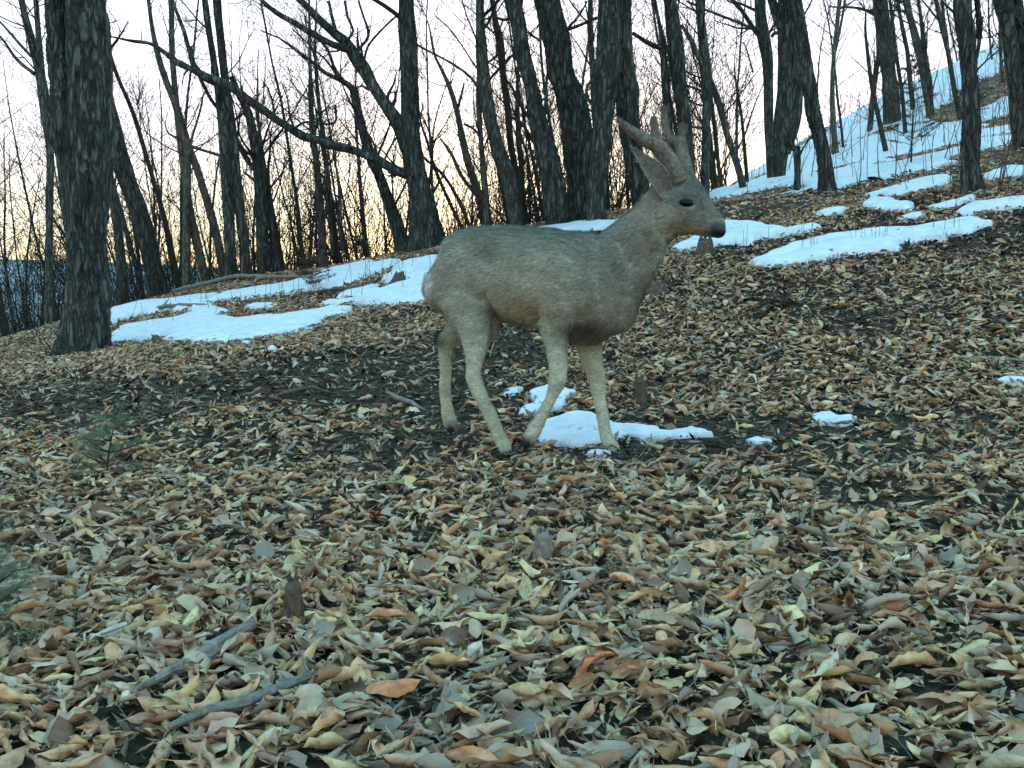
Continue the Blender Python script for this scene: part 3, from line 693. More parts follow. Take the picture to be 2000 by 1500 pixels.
tree('stout tree in the centre left whose long limb arches to the left across other trunks',
     [[(838,500,84),(834,480,72),(824,400,50),(812,340,40),(806,290,37),(804,240,34),(801,160,34),(800,120,34),(795,60,33),(792,0,31)], [(862,500,40),(852,450,28),(838,400,24),(824,350,22)]],
     [([(800,340,22),(776,332,19),(752,320,19),(720,304,18),(680,290,17),(640,280,17),(608,272,18),(576,256,16),(536,232,16),(496,204,17),(464,180,17),(430,160,15),(401,152,15),(355,126,13),(327,107,10),(299,89,8),(261,79,6),(215,72,4)], .5),
      ([(796,290,30),(780,245,27),(760,216,24),(732,176,23),(712,136,25),(690,105,22),(668,78,20),(648,60,18),(616,32,15),(584,0,12),(560,-30,9)], .2),
      ([(680,96,13),(648,84,13),(616,68,12),(572,44,11),(540,24,10),(512,0,8),(490,-20,6)], .2), ([(708,130,7),(700,98,5),(718,68,5),(708,32,4),(700,0,4)], .1), ([(708,130,5),(718,90,4),(740,60,4),(775,28,4)], .1),
      ([(674,80,6),(690,58,5),(678,30,5),(672,0,4)], .1), ([(655,60,7),(648,30,6),(640,0,6)], .1), ([(572,250,6),(600,236,5),(650,240,5),(655,205,4)], .4), ([(684,288,7),(682,274,5),(674,266,3)], .2)], Y=13.0, close=True, nb=8, low=.6, height=11, twig=1.3)
tree('leaning trunk with twisted top leading into the stout centre left tree',
     [[(790,500,34),(775,440,27),(760,400,24),(740,340,21),(716,280,18),(704,235,17),(697,200,16),(690,172,14)]],
     [([(690,175,13),(678,162,11),(660,152,10),(636,142,8),(614,126,7),(600,114,7),(576,96,6),(544,72,5),(508,60,3)], .2), ([(684,168,8),(665,150,8),(650,125,7),(640,98,6),(625,80,5),(608,60,4)], 0), ([(660,152,5),(640,120,4),(600,85,3),(570,55,3)], .1)], Y=13.8, mat='bark', nb=8, low=.3)
tree('narrow straight tree with short snags under the middle of the arching limb',
     [[(632,530,20),(628,440,14),(621,340,13),(612,270,13),(607,200,11),(606,130,6),(605,60,5),(604,0,4)], [(668,490,9),(664,430,8),(663,370,7)], [(650,500,8),(644,430,6),(636,370,5),(640,310,4)]],
     [([(612,262,6),(625,225,5),(640,205,3)], 0), ([(630,420,7),(645,395,7),(640,360,5)], 0)], Y=15, mat='bark2', nb=16, low=.3, blen=.9)
tree('slim pale double trunk right of the stout centre left tree',
     [[(1009,452,28),(1007,437,25),(998,367,27),(985,325,27),(975,300,27),(965,265,24),(957,233,24),(947,167,24),(941,100,22),(938,50,18),(938,0,17)], [(953,445,15),(947,367,13),(940,283,11),(935,200,10),(936,150,10)]],
     [([(940,180,7),(920,150,5),(890,128,5),(860,112,4),(820,90,4),(812,80,3)], .2), ([(940,145,4),(910,100,3),(880,60,3),(850,30,2)], .1)], Y=13.2, mat='bark2', nb=12, low=.35)
tree('wiry thin trunk winding between two leaning trunks near the centre',
     [[(1018,450,14),(1008,340,13),(997,283,12),(992,217,13),(983,150,12),(977,83,13),(968,40,11),(962,0,10)]],
     [([(994,225,6),(1020,240,6),(1040,275,6),(1060,290,5)], 0), ([(985,150,5),(1000,170,5),(1020,210,5),(1036,240,5)], 0), ([(978,100,5),(950,120,4),(946,90,3)], 0)], Y=13.7, mat='twig', nb=12, low=.3)
tree('broad left leaning trunk left of the thickest central trunk',
     [[(1090,455,52),(1088,443,46),(1079,367,43),(1068,300,40),(1057,262,36),(1050,233,34),(1038,167,31),(1028,130,31),(1020,100,31),(1010,33,32),(1000,0,32)]],
     [([(1048,215,7),(1062,190,4),(1078,200,3)], 0), ([(1030,60,6),(1052,75,5),(1075,70,4)], 0)], Y=12.6, close=True, nb=8, low=.55, height=11)
tree('thickest central trunk, left leaning with a swollen lower half',
     [[(1144,452,66),(1140,430,62),(1136,333,60),(1128,270,62),(1123,233,58),(1115,190,52),(1105,160,49),(1095,133,48),(1082,67,49),(1068,0,52),(1060,-60,50)]],
     [([(1090,60,6),(1120,52,6),(1165,32,6)], -.2), ([(1106,55,4),(1130,30,4),(1145,0,3)], 0)], Y=13.0, close=True, nb=8, low=.6, height=11)
tree('dark rough barked trunk directly behind the deer, crossing its neighbour higher up',
     [[(1165,450,43),(1165,430,39),(1167,367,35),(1173,300,34),(1177,233,38),(1184,170,44),(1186,133,46),(1190,67,44),(1190,0,42),(1190,-60,38)]],
     [([(1160,205,7),(1148,190,7),(1146,165,6),(1160,150,6)], -.1)], Y=11.9, close=True, nb=6, low=.65, height=11)
tree('dark scaly trunk immediately behind the ears and antlers of the deer',
     [[(1262,440,44),(1257,415,40),(1250,367,38),(1238,300,38),(1228,233,42),(1222,170,46),(1216,133,46),(1212,67,44),(1212,0,40),(1212,-60,36)]],
     [([(1236,62,6),(1262,78,7),(1290,92,8)], .3)], Y=12.2, close=True, nb=6, low=.65, height=11)
tree('upright trunk rising above the antlers of the deer',
     [[(1346,420,28),(1343,336,27),(1338,252,26),(1328,168,28),(1318,84,31),(1312,30,28),(1309,0,26)], [(1312,420,18),(1309,330,16),(1304,220,17),(1299,150,16),(1294,92,12),(1286,40,5),(1278,0,4)]],
     [([(1288,94,7),(1262,82,6),(1245,70,5),(1225,60,3)], 0), ([(1326,160,5),(1350,168,5),(1372,176,5)], 0)], Y=13, nb=10, low=.45, mat='bark')
tree('slim forked trunk above the forehead of the deer, one leg slanting right',
     [[(1376,392,17),(1377,340,17),(1379,280,17),(1380,196,17),(1381,140,17),(1375,84,14),(1369,30,13),(1368,0,14)], [(1456,385,13),(1440,322,13),(1421,266,13),(1407,210,13),(1392,172,13),(1383,150,13)]],
     [([(1374,130,8),(1362,105,9),(1348,76,8),(1328,48,7)], 0), ([(1340,0,4),(1380,18,4),(1420,35,5),(1465,53,6)], .1), ([(1372,205,4),(1340,195,3)], 0), ([(1374,248,5),(1345,246,5)], 0)], Y=13.4, mat='bark2', nb=14, low=.35)
tree('straight trunk at the left of the dark right hand cluster',
     [[(1506,318,18),(1502,252,17),(1501,168,20),(1498,112,22),(1491,75,24),(1486,40,22),(1484,0,20)]],
     [([(1492,80,11),(1478,62,10),(1465,45,9),(1446,17,8),(1429,0,7),(1415,-15,5)], 0), ([(1470,140,4),(1460,100,3),(1450,80,3)], 0), ([(1506,70,6),(1515,62,7),(1525,66,6)], 0)], Y=15.5, mat='bark2', nb=12, low=.4)
tree('thick many stemmed dark trunk in the middle of the right hand cluster',
     [[(1521,352,22),(1523,310,28),(1530,252,38),(1537,190,40),(1535,130,30),(1533,84,28),(1530,40,22),(1530,0,20)], [(1545,215,26),(1548,168,20),(1542,120,16),(1528,70,12),(1515,30,14),(1508,0,16)], [(1538,300,12),(1552,240,20),(1556,180,22),(1556,120,20),(1550,60,18),(1544,0,16)]], Y=14.8, nb=12, low=.4)
tree('dark leaning trunk at the right of the cluster, its foot on brown leaves',
     [[(1617,376,36),(1614,350,28),(1612,330,25),(1604,280,25),(1590,232,26),(1583,190,27),(1580,168,27),(1573,112,25),(1564,56,23),(1552,0,22),(1545,-50,20)]], nb=8, low=.55, close=True, height=10)
tree('short broken snag between two leaning trunks on the snowy slope',
     [[(1556,378,17),(1557,340,13),(1556,300,13),(1557,286,12)]], [([(1557,292,6),(1545,278,4),(1530,272,3)], 0), ([(1560,300,5),(1570,285,3),(1585,262,2)], 0)], nb=2, low=.6, blen=.4, name='dead_snag')
tree('pale thin tree standing alone at the sky gap right of the cluster',
     [[(1630,275,12),(1626,205,10),(1627,131,9),(1634,56,8),(1640,0,8)], [(1627,120,6),(1640,60,5),(1650,0,4)]], Y=20, mat='bark3', nb=18, low=.3, blen=1.1)
tree('stout trunk on the skyline of the snowy hill',
     [[(1738,175,30),(1736,149,24),(1731,100,27),(1728,75,27),(1722,30,27),(1719,0,27)], [(1706,180,10),(1709,150,10),(1714,120,9),(1722,90,10)]], Y=22, mat='bark2', nb=12, low=.4, blen=1.6)
tree('leaning trunk rooted on snow just right of the skyline trunk',
     [[(1808,170,15),(1800,125,14),(1793,93,14),(1782,49,13),(1774,20,13),(1770,0,13)]], Y=21, mat='bark2', nb=12, low=.35, blen=1.2)
tree('thin crooked stem between the skyline trunk and its leaning neighbour',
     [[(1776,140,9),(1772,100,8),(1767,75,8),(1758,30,7),(1753,0,7)]], Y=22.5, mat='bark2', nb=14, low=.25, blen=1.2)
tree('thin dark tree on the snow left of the big right trunk',
     [[(1866,185,10),(1862,165,9),(1852,105,9),(1839,49,9),(1828,0,8)]], [([(1838,45,4),(1818,20,4),(1800,0,3)], 0)], Y=19, mat='bark', nb=14, low=.25, blen=1.2)
tree('big dark upright trunk at the right, standing beside snow strips',
     [[(1901,378,46),(1897,350,34),(1895,299,30),(1897,224,29),(1894,149,28),(1888,75,31),(1880,30,30),(1877,0,29),(1872,-50,27)], [(1912,75,10),(1912,40,9),(1908,0,8)]],
     [([(1880,45,6),(1862,20,5),(1840,0,4)], 0), ([(1906,110,8),(1914,70,8),(1918,30,6)], .1)], close=True, nb=8, low=.6, height=10)
tree('dark trunk cut by the right edge of the picture',
     [[(2004,290,40),(1994,260,30),(1988,224,28),(1980,149,29),(1972,75,31),(1962,20,34),(1958,0,35)], [(2010,200,20),(2000,120,18),(1992,50,18),(1988,0,18)]], nb=8, low=.5, height=10)
tree('young bare sapling bent across the snow above the snag',
     [[(1723,262,9),(1715,225,8),(1703,168,8),(1694,100,6),(1690,56,5)]], Y=17, mat='twig', nb=14, low=.2, blen=.8)
tree('twisting grey tree left of the pale double trunk, lost in undergrowth',
     [[(948,440,18),(935,380,15),(915,320,14),(902,265,13),(892,215,11),(878,170,9),(862,135,7),(850,110,5)]],
     [([(905,240,5),(925,250,5),(935,262,4)], 0), ([(892,215,6),(902,180,5),(905,160,4)], 0), ([(930,380,7),(900,340,7),(880,300,6),(860,270,4)], .1)], Y=15.2, mat='bark3', nb=12, low=.3, blen=.9)
tree('thin tree leaning over the gap beside the stout centre left tree',
     [[(915,470,8),(880,400,7),(850,330,6),(835,280,5),(822,240,4)], [(925,465,8),(900,400,7),(868,345,6),(830,310,5)]], Y=14.4, mat='twig', nb=8, low=.2, blen=.7)
tree('thin straight trunk with spurs close to the forked trunk by the forehead',
     [[(1412,392,9),(1404,330,8),(1398,270,8),(1392,215,7),(1387,180,6)], [(1461,378,9),(1455,300,7),(1448,224,6),(1440,180,5),(1435,140,3)]], Y=16.5, mat='twig', nb=14, low=.2, blen=.8)

# slender trees of the wood behind: built once per kind, then copied
def proto_tree(kind):
    t = empty('slender_tree', (0, 0, 0), 'slender bare tree in the wood beyond the crest', 'tree', 'slender trees beyond the crest')
    H = rnd(5.5, 9.5); r = rnd(.022, .055) if kind < 7 else rnd(.065, .09); n = 12; P = [np.array([0, 0, -.4])]; d = unit([rnd(-.22, .02), rnd(-.08, .08), 1])
    for i in range(n):
        d = unit(d+np.array([random.gauss(-.005, .05), random.gauss(0, .05), .05])); P.append(P[-1]+d*H/n)
    R = np.linspace(r, r*.15, n+1); Pd, Rd = dense(np.array(P), R, .25)
    mb = MB(); mb.tube(Pd, Rd, 8, cap=False, lump=.15); mb.build('trunk', M['bark2' if kind % 2 else 'bark'], t)
    cr = MB()
    for b in range(38 if kind < 7 else 30):
        i = int(rnd(.12, .97)*(len(Pd)-1)); td = unit(Pd[min(i+1, len(Pd)-1)]-Pd[i-1]); q = unit(np.cross(td, [random.gauss(0, 1), random.gauss(0, 1), .01])); a = rnd(.45, 1.0)
        grow(cr, Pd[i], unit(td*math.cos(a)+q*math.sin(a)), rnd(.5, 1.9)*(1-.4*i/len(Pd)), max(.006, Rd[i]*.35), 2, 4, up=.14, wob=.2, kids=(2, 4), minr=.003)
    cr.build('crown', M['twig'], t); return t
def copy_thing(o, loc, rz, s):
    c = o.copy(); COL.objects.link(c); c.location = loc; c.rotation_euler = (0, 0, rz); c.scale = (s, s, s)
    for ch in o.children:
        k = ch.copy(); COL.objects.link(k); k.parent = c
    return c
protos_t = [proto_tree(k) for k in range(9)]; used_t = [False]*9
def place_tree(x, y, s=1.0):
    k = random.randint(0, 8); z = float(terr(x, y))
    if not used_t[k]:
        o = protos_t[k]; used_t[k] = True; o.location = (x, y, z); o.scale = (s, s, s); o.rotation_euler = (0, 0, rnd(-.5, .5)); return o
    return copy_thing(protos_t[k], (x, y, z), rnd(-.6, .6), s)
for i in range(105):
    y = rnd(17, 42); u = rnd(-250, 1450)
    if random.random() < .4: u = rnd(-200, 480)
    x = (u-1000)/F*y; place_tree(x, y, rnd(.8, 1.25)*(1+.012*(y-16)))
for i in range(34):
    y = rnd(16, 30); u = rnd(-160, 150) if i < 22 else rnd(480, 760); x = (u-1000)/F*y; place_tree(x, y, rnd(.6, 1.0))
for i in range(22):
    y = rnd(19, 30); u = rnd(1500, 2350); x = (u-1000)/F*y; o = place_tree(x, y, rnd(.55, .95))
    o['label'] = 'slender bare tree high on the snowy hillside'; o['group'] = 'slender trees on the snowy hillside'
# woods beside and behind the camera, thinner
for i in range(26):
    a = rnd(0, 6.283); rr = rnd(9, 26); x = rr*math.cos(a); y = rr*math.sin(a)
    if y > 0 and abs(x) < .62*y+1.5: continue
    o = place_tree(x, y, rnd(.9, 1.3)); o['label'] = 'slender bare tree of the surrounding wood'; o['group'] = 'slender trees around the clearing'

# thicket of shoots along the crest: nobody could count it
def thicket():
    mb = MB(); 
    for i in range(900):
        u = rnd(-60, 1420); y = rnd(14.8, 24); x = (u-1000)/F*y
        
        z = float(terr(x, y)); h = rnd(.7, 3.0)*(1+(y-15)*.07)
        grow(mb, (x, y, z-.05), (rnd(-.4, .3), rnd(-.3, .3), 1), h, rnd(.005, .016), 2, 3, up=.16, wob=.2, kids=(2, 4), minr=.0032)
    for i in range(900):
        u = rnd(300, 1300); y = rnd(14.6, 17.5); x = (u-1000)/F*y; z = float(terr(x, y))
        grow(mb, (x, y, z-.03), (rnd(-.6, .5), rnd(-.4, .4), 1), rnd(.25, 1.0), rnd(.003, .007), 1, 3, up=.12, wob=.25, kids=(2, 4), minr=.0028)
    o = mb.build('undergrowth', M['twig']); tag(o, 'tangled bare shoots along the crest under the trees', 'undergrowth', None, 'stuff')
thicket()
def hill_shoots():
    mb = MB()
    for i in range(420):
        u = rnd(1400, 2050); v = rnd(40, 385); p = hit(u, v)
        if p[1] > 28: continue
        grow(mb, p-[0, 0, .03], (rnd(-.3, .3), 0, 1), rnd(.3, 1.3), rnd(.003, .009), random.choice([0, 0, 1]), 3, up=.1, wob=.12, kids=(1, 3), minr=.0025)
    for i in range(60):
        u = rnd(215, 860); v = 660-(u-215)*.13-rnd(0, 60); p = hit(u, v)
        grow(mb, p-[0, 0, .03], (rnd(-.3, .3), 0, 1), rnd(.15, .5), rnd(.002, .004), 0, 3, up=.1, wob=.1, minr=.002)
    for i in range(26):
        u = random.choice([rnd(1660, 1690), rnd(1700, 1735), rnd(1560, 1600), rnd(1820, 1880), rnd(1320, 1500)]); v = 500-(u-1500)*.12+rnd(-4, 8); p = hit(u, v)
        grow(mb, p-[0, 0, .02], (rnd(-.15, .15), 0, 1), rnd(.12, .3), .0022, 0, 3, up=.1, wob=.06, minr=.0016)
    o = mb.build('dry_shoots', M['drystem']); tag(o, 'thin dry shoots poking out of the snow', 'dry shoots', None, 'stuff')
hill_shoots()

def conifer(base, H, label, name, whorls, blen, nn, needle_l, mat='needle', sparse=1.0, group=None, lean=(0, 0), nw=.0012):
    t = empty(name, base, label, 'tree' if H > 1.2 else 'sapling', group)
    P = np.array([[lean[0]*f, lean[1]*f, H*f-.03] for f in np.linspace(0, 1, 8)]); mb = MB(); mb.tube(P, np.linspace(H*.009, .002, 8), 6, cap=False); mb.build('trunk', M['twig'], t)
    br = MB(); nv, nq = [], []
    for w in range(whorls):
        f = .18+.8*w/whorls; c = np.array([lean[0]*f, lean[1]*f, H*f]); k = random.randint(3, 5); L = blen*(1.05-f*.85)
        for b in range(k):
            if random.random() > sparse: continue
            a = 6.283*b/k+rnd(-.4, .4); d = unit([math.cos(a), math.sin(a), rnd(.0, .8)]); f2 = f+rnd(-.08, .08); c = np.array([lean[0]*f2, lean[1]*f2, H*f2]); n = 7; pts = [c]
            for i in range(n): pts.append(pts[-1]+unit(d+np.array([0, 0, -.04*i+.1]))*L*rnd(.8, 1.1)/n)
            subs = [np.array(pts)]
            for q in range(3):
                i = random.randint(2, 5); s_ = unit(np.cross(d, [0, 0, 1]))*random.choice([-1, 1]); dd = unit(d+s_*.8); subs.append(np.array([pts[i]+dd*L*.4*g for g in np.linspace(0, 1, 5)]))
            for sp in subs:
                br.tube(sp, np.linspace(.0035, .0012, len(sp)), 3, cap=False)
                for g in range(nn):
                    j = random.random()*(len(sp)-1); i = int(j); p = sp[i]+(sp[min(i+1, len(sp)-1)]-sp[i])*(j-i)
                    tdir = unit(sp[-1]-sp[0]); nd_ = unit(tdir*.6+np.array([random.gauss(0, .7), random.gauss(0, .7), random.gauss(0, .5)])); ln = needle_l*rnd(.7, 1.2)
                    sdv = unit(np.cross(nd_, [random.gauss(0, 1), random.gauss(0, 1), random.gauss(0, 1)]))*nw
                    m0 = len(nv); nv += [p-sdv, p+sdv, p+nd_*ln+sdv*.3, p+nd_*ln-sdv*.3]; nq.append((m0, m0+1, m0+2, m0+3))
    br.build('branches', M['twig'], t)['kind'] = 'stuff'
    if nv: link('needles', new_mesh('needles', np.array(nv), np.array(nq), M[mat]), t)['kind'] = 'stuff'
    return t
def pine(base, H, label, whorls, bl):
    """young pine: few bare stems, each ending in a soft brush of long needles"""
    t = empty('pine_sapling', base, label, 'sapling'); mb = MB(); P = np.array([[.05*f*f, .02*f, H*f-.02] for f in np.linspace(0, 1, 8)]); mb.tube(P, np.linspace(.0032, .0014, 8), 6, cap=False); mb.build('trunk', M['twig'], t)
    nv, nq = [], []
    tips = [(P[-1], np.array([0, 0, 1.]), .06)]
    for w in range(whorls):
        f = .25+.7*w/whorls; c = P[int(f*7)]
        for b in range(random.randint(3, 5)):
            a = rnd(0, 6.283); d = unit([math.cos(a), math.sin(a), rnd(.0, .5)]); L = bl*(1.15-.7*f)*rnd(.7, 1.1); pts = [c+d*L*g+np.array([0, 0, .02*g*g]) for g in np.linspace(0, 1, 5)]
            m2 = MB(); m2.tube(pts, np.linspace(.0028, .0014, 5), 4, cap=False); m2.build('branch', M['twig'], t); tips.append((pts[-1], d, L*.75))
    for q, d, L in tips:
        for g in range(170):
            p_ = q-d*L*random.random(); nd_ = unit(d*.9+np.array([random.gauss(0, .55), random.gauss(0, .55), random.gauss(0, .45)])); ln = rnd(.03, .055); sd_ = unit(np.cross(nd_, [random.gauss(0, 1), random.gauss(0, 1), random.gauss(0, 1)]))*.00032
            m0 = len(nv); nv += [p_-sd_, p_+sd_, p_+nd_*ln+sd_*.3, p_+nd_*ln-sd_*.3]; nq.append((m0, m0+1, m0+2, m0+3))
    link('needles', new_mesh('needles', np.array(nv), np.array(nq), M['pine']), t)['kind'] = 'stuff'
    return t
p = hit(1779, 326); conifer(p, 1.45, 'small dark spruce like shrub with whorled branches on the snowy hillside', 'young_spruce', 11, .50, 26, .03, sparse=.95, mat='drystem', nw=.003)
p = hit(1895, 235, 20); conifer(p, .9, 'low dark bush behind the big right trunk on the leafy hollow', 'low_bush', 7, .5, 22, .04, mat='drystem', nw=.003)
p = hit(612, 572); conifer(p, .40, 'little dark twiggy tuft in the middle of the left snow sheet', 'twiggy_tuft', 6, .28, 18, .03, mat='drystem', nw=.002)
# blurred green fir sapling in the left foreground
p = hit(208, 940); pine(p, .28, 'wispy green pine sapling in the left foreground below the thickest trunk', 5, .15)
p = hit(-85, 1300); pine(p, .30, 'soft green pine sapling cut by the lower left edge', 5, .13)

# ------------------------------------------------------------------ wood on the ground
def stick(label, pts, w, mat='deadwood', lift=.01, name='fallen_branch', cat='branch', sides=10, lump=.25, kids=0, group=None, fine=None):
    """pts in the picture, all lying on the ground; w width px at both ends"""
    H = [hit(u, v) for u, v in pts]; P = np.array(H); P[:, 2] += lift
    Rr = np.linspace(w[0], w[1], len(P))*.5*P[:, 1]/F; P[:, 2] += Rr*.5
    t_ = P.mean(0); Pd, Rd = dense(P, Rr, .03)
    Pd = Pd+np.column_stack([vnoise(np.arange(len(Pd))*.5, 0*Rd, 0, 71)]*3)*Rd[:, None]*.3
    mb = MB(); mb.tube(Pd, Rd*np.clip(np.minimum(np.arange(len(Rd))+1.5, len(Rd)-np.arange(len(Rd))+.5)/5, .2, 1), sides, cap=True, lump=lump, fine=fine)
    for k in range(kids):
        i = random.randint(1, len(Pd)-2); grow(mb, Pd[i], (random.gauss(0, 1), random.gauss(0, 1), .5), rnd(.06, .16), Rd[i]*.5, 0, 4, up=0, wob=.15)
    o = mb.build(name, M[mat], None, t_); o.location = tuple(t_); tag(o, label, cat, group); return o
stick('rotting pale branch lying diagonally in the lower left leaves', [(270,1385),(330,1352),(390,1325),(440,1290),(490,1262)], (26, 44), lift=.024, lump=.3, sides=26, fine=.005)
stick('long grey rotten branch half buried at the bottom, below the pale one', [(330,1462),(400,1432),(480,1408),(560,1375),(620,1355)], (20, 26), 'deadwood', .026, lump=.3, sides=24, fine=.004)
stick('short smooth stick pointing up right near the bottom centre', [(1120,1343),(1165,1325),(1205,1308),(1242,1293)], (13, 15), lift=.03, sides=8, lump=.1)
stick('thin crooked pale twig hanging below a white leaf', [(572,1285),(590,1318),(602,1345),(640,1372)], (7, 6), lift=.03, sides=6, name='twig', cat='twig')
stick('slender dry twig in the bottom centre pointing down', [(880,1390),(874,1420),(868,1465)], (8, 7), lift=.03, sides=6, name='twig', cat='twig')
stick('bent dry twig standing left of the slender bottom twig', [(755,1410),(740,1440),(722,1470)], (8, 6), lift=.03, sides=6, name='twig', cat='twig')
stick('dark curved branch with leaves caught under it, left of the deer', [(535,787),(570,775),(610,768),(650,778)], (12, 8), 'rotwood', .02, kids=2)
stick('thin pale branch end left of the hind hooves', [(752,778),(790,792),(830,812)], (12, 8), lift=.02)
stick('long thin twig curving under the front hooves', [(1000,925),(1040,912),(1090,906),(1130,915)], (5, 3), lift=.02, sides=6, name='twig', cat='twig')
stick('dark fallen branch right of the deer beneath the slope', [(1450,760),(1500,750),(1560,752),(1640,742)], (6, 9), 'rotwood', .02, kids=2)
stick('thin branch lying on the right slope above the dark one', [(1455,720),(1500,700),(1550,680)], (6, 5), lift=.02)
stick('fallen branch at the right edge beside the snow sliver', [(1880,712),(1940,710),(2010,718)], (10, 10), 'deadwood', .02)
stick('fallen grey log lying behind the left snow banks under the twin trunks', [(335,548),(400,545),(460,550),(530,549)], (7, 9), 'deadwood', .05, lump=.2, name='fallen_log', cat='log')
stick('second fallen log on the crest right of the twin trunks', [(500,552),(560,550),(610,553)], (7, 6), 'deadwood', .05, lump=.2, name='fallen_log', cat='log')
stick('dark log embedded between the left snow sheets', [(600,582),(640,575),(700,570),(745,566)], (8, 8), 'rotwood', .03, name='fallen_log', cat='log')
stick('thin root like branch between the two lowest left banks', [(305,612),(350,606),(405,605)], (9, 4), 'deadwood', .05, kids=1)
for a, b, lab in [((1590,1215),(1660,1160),'thin dry stick tilted up to the right in the right foreground leaves'), ((1330,990),(1385,950),'short thin stick just below the thin tail of snow'), ((920,1500),(1010,1470),'dry stick cut by the bottom edge near the centre'), ((700,1180),(790,1168),'nearly level thin stick right of the dark splintered stub'),
                  ((1690,1080),(1770,1110),'thin stick sloping down to the right among the right hand leaves'), ((1240,1180),(1320,1150),'thin stick right of the grey weathered stub'), ((150,1290),(270,1250),'long thin stick left of the pale rotting branch')]:
    stick(lab, [a, ((a[0]+b[0])/2, (a[1]+b[1])/2+6), b], (6, 4), lift=.035, sides=6, name='stick', cat='stick', group='loose sticks among the foreground leaves')

def stump(label, u, v, w, h, mat='rotwood', n=5, name='stump', lean=0.0):
    """splintered stub: several jagged slats rising out of a common foot"""
    b = hit(u, v); b[2] += .02 if b[1] < 6 else 0; s = b[1]/F; t = empty(name, b, label, 'stump')
    mb = MB()
    mb.tube(catmull(np.array([[0, 0, -.04], [0, 0, .0], [lean*h*s*.2, 0, h*s*.3], [lean*h*s*.45, 0, h*s*.62]]), 4), np.interp(np.arange(13), [0, 4, 8, 12], [w*.66, w*.52, w*.44, w*.34])*s, 16, cap=True, lump=.45); mb.build('foot', M[mat], t)
    for k in range(n):
        a = 6.283*k/n+rnd(-.6, .6); r = w*rnd(.12, .27)*s; hh = h*s*rnd(.5, 1.0); x, y = r*math.cos(a), r*math.sin(a)
        m2 = MB(); hh = h*s*rnd(.66, .92); P = np.array([[x+lean*hh*.2, y, hh*.3], [x*1.05+lean*hh*.35, y, hh*.6], [x*1.1+lean*hh*.6, y, hh*.85], [x*1.15+lean*hh*.75, y, hh]])
        m2.tube(P, np.array([.19, .16, .10, .02])*w*s*rnd(.6, 1.1), 6, cap=True, lump=.5); m2.build('splinter', M[mat], t)
    return t
stump('dark splintered stub sticking up in the lower left of centre', 574, 1228, 44, 115, n=5)
stump('grey weathered stub among leaves in the bottom centre', 1062, 1108, 46, 74, 'deadwood', n=4)
stump('small dark rotten stub right of the deer', 1250, 792, 28, 66, n=4)
stump('short brown stump under the muzzle on the far snow edge', 1376, 500, 42, 44, 'rotwood', n=11)
stump('brown stump on the left snow bank beside the deer', 778, 556, 34, 30, 'rotwood', n=9, lean=.3)
stump('short dark snag jutting over the edge of the lowest left bank', 312, 674, 22, 26, 'rotwood', n=3, lean=-.9)
stump('low dark mossy stump glimpsed under the throat of the deer', 1285, 575, 48, 30, 'rotwood', n=7)
stump('pale leaf covered knob on the near edge of the long right bank', 1622, 502, 20, 20, 'deadwood', n=4)

def tuft(u, v, n, h, label, mat='grass', spread=.05):
    b = hit(u, v); V, Q = [], []
    for i in range(n):
        a = rnd(0, 6.283); r = spread*random.random(); p = np.array([r*math.cos(a), r*math.sin(a), -.005]); d = unit([random.gauss(0, .5), random.gauss(0, .5), 1]); L = h*rnd(.5, 1.1)
        q1 = p+d*L*.5; q2 = p+unit(d+np.array([d[0]*1.2, d[1]*1.2, -.5]))*L; s = unit([-d[1], d[0]+.01, 0])*.0012; m0 = len(V)
        V += [p-s, p+s, q1+s*.8, q1-s*.8, q2+s*.2, q2-s*.2]; Q += [(m0, m0+1, m0+2, m0+3), (m0+3, m0+2, m0+4, m0+5)]
    o = link('grass_tuft', new_mesh('grass_tuft', np.array(V), np.array(Q), M[mat])); o.location = tuple(b); tag(o, label, 'grass tuft'); return o
tuft(1895, 850, 60, .10, 'wispy pale green grass tuft near the right edge')
tuft(1850, 470, 40, .16, 'dry grass tuft at the end of the long right bank', 'drystem')
tuft(1780, 455, 25, .14, 'sparse grass blades on the long right bank', 'drystem')
tuft(1700, 615, 30, .10, 'faint grass tuft in the middle of the leafy right slope')
tuft(880, 790+50, 30, .09, 'short grass wisps beside the rear hooves')
tuft(60, 1260, 90, .10, 'grey green grass tuft at the lower left margin', 'grass', .08)
tuft(400, 1150, 40, .07, 'fine grass tuft left of the splintered stub')
tuft(345, 790, 25, .16, 'tall dry weed stalks on dark soil in the left mid ground', 'grass', .03)

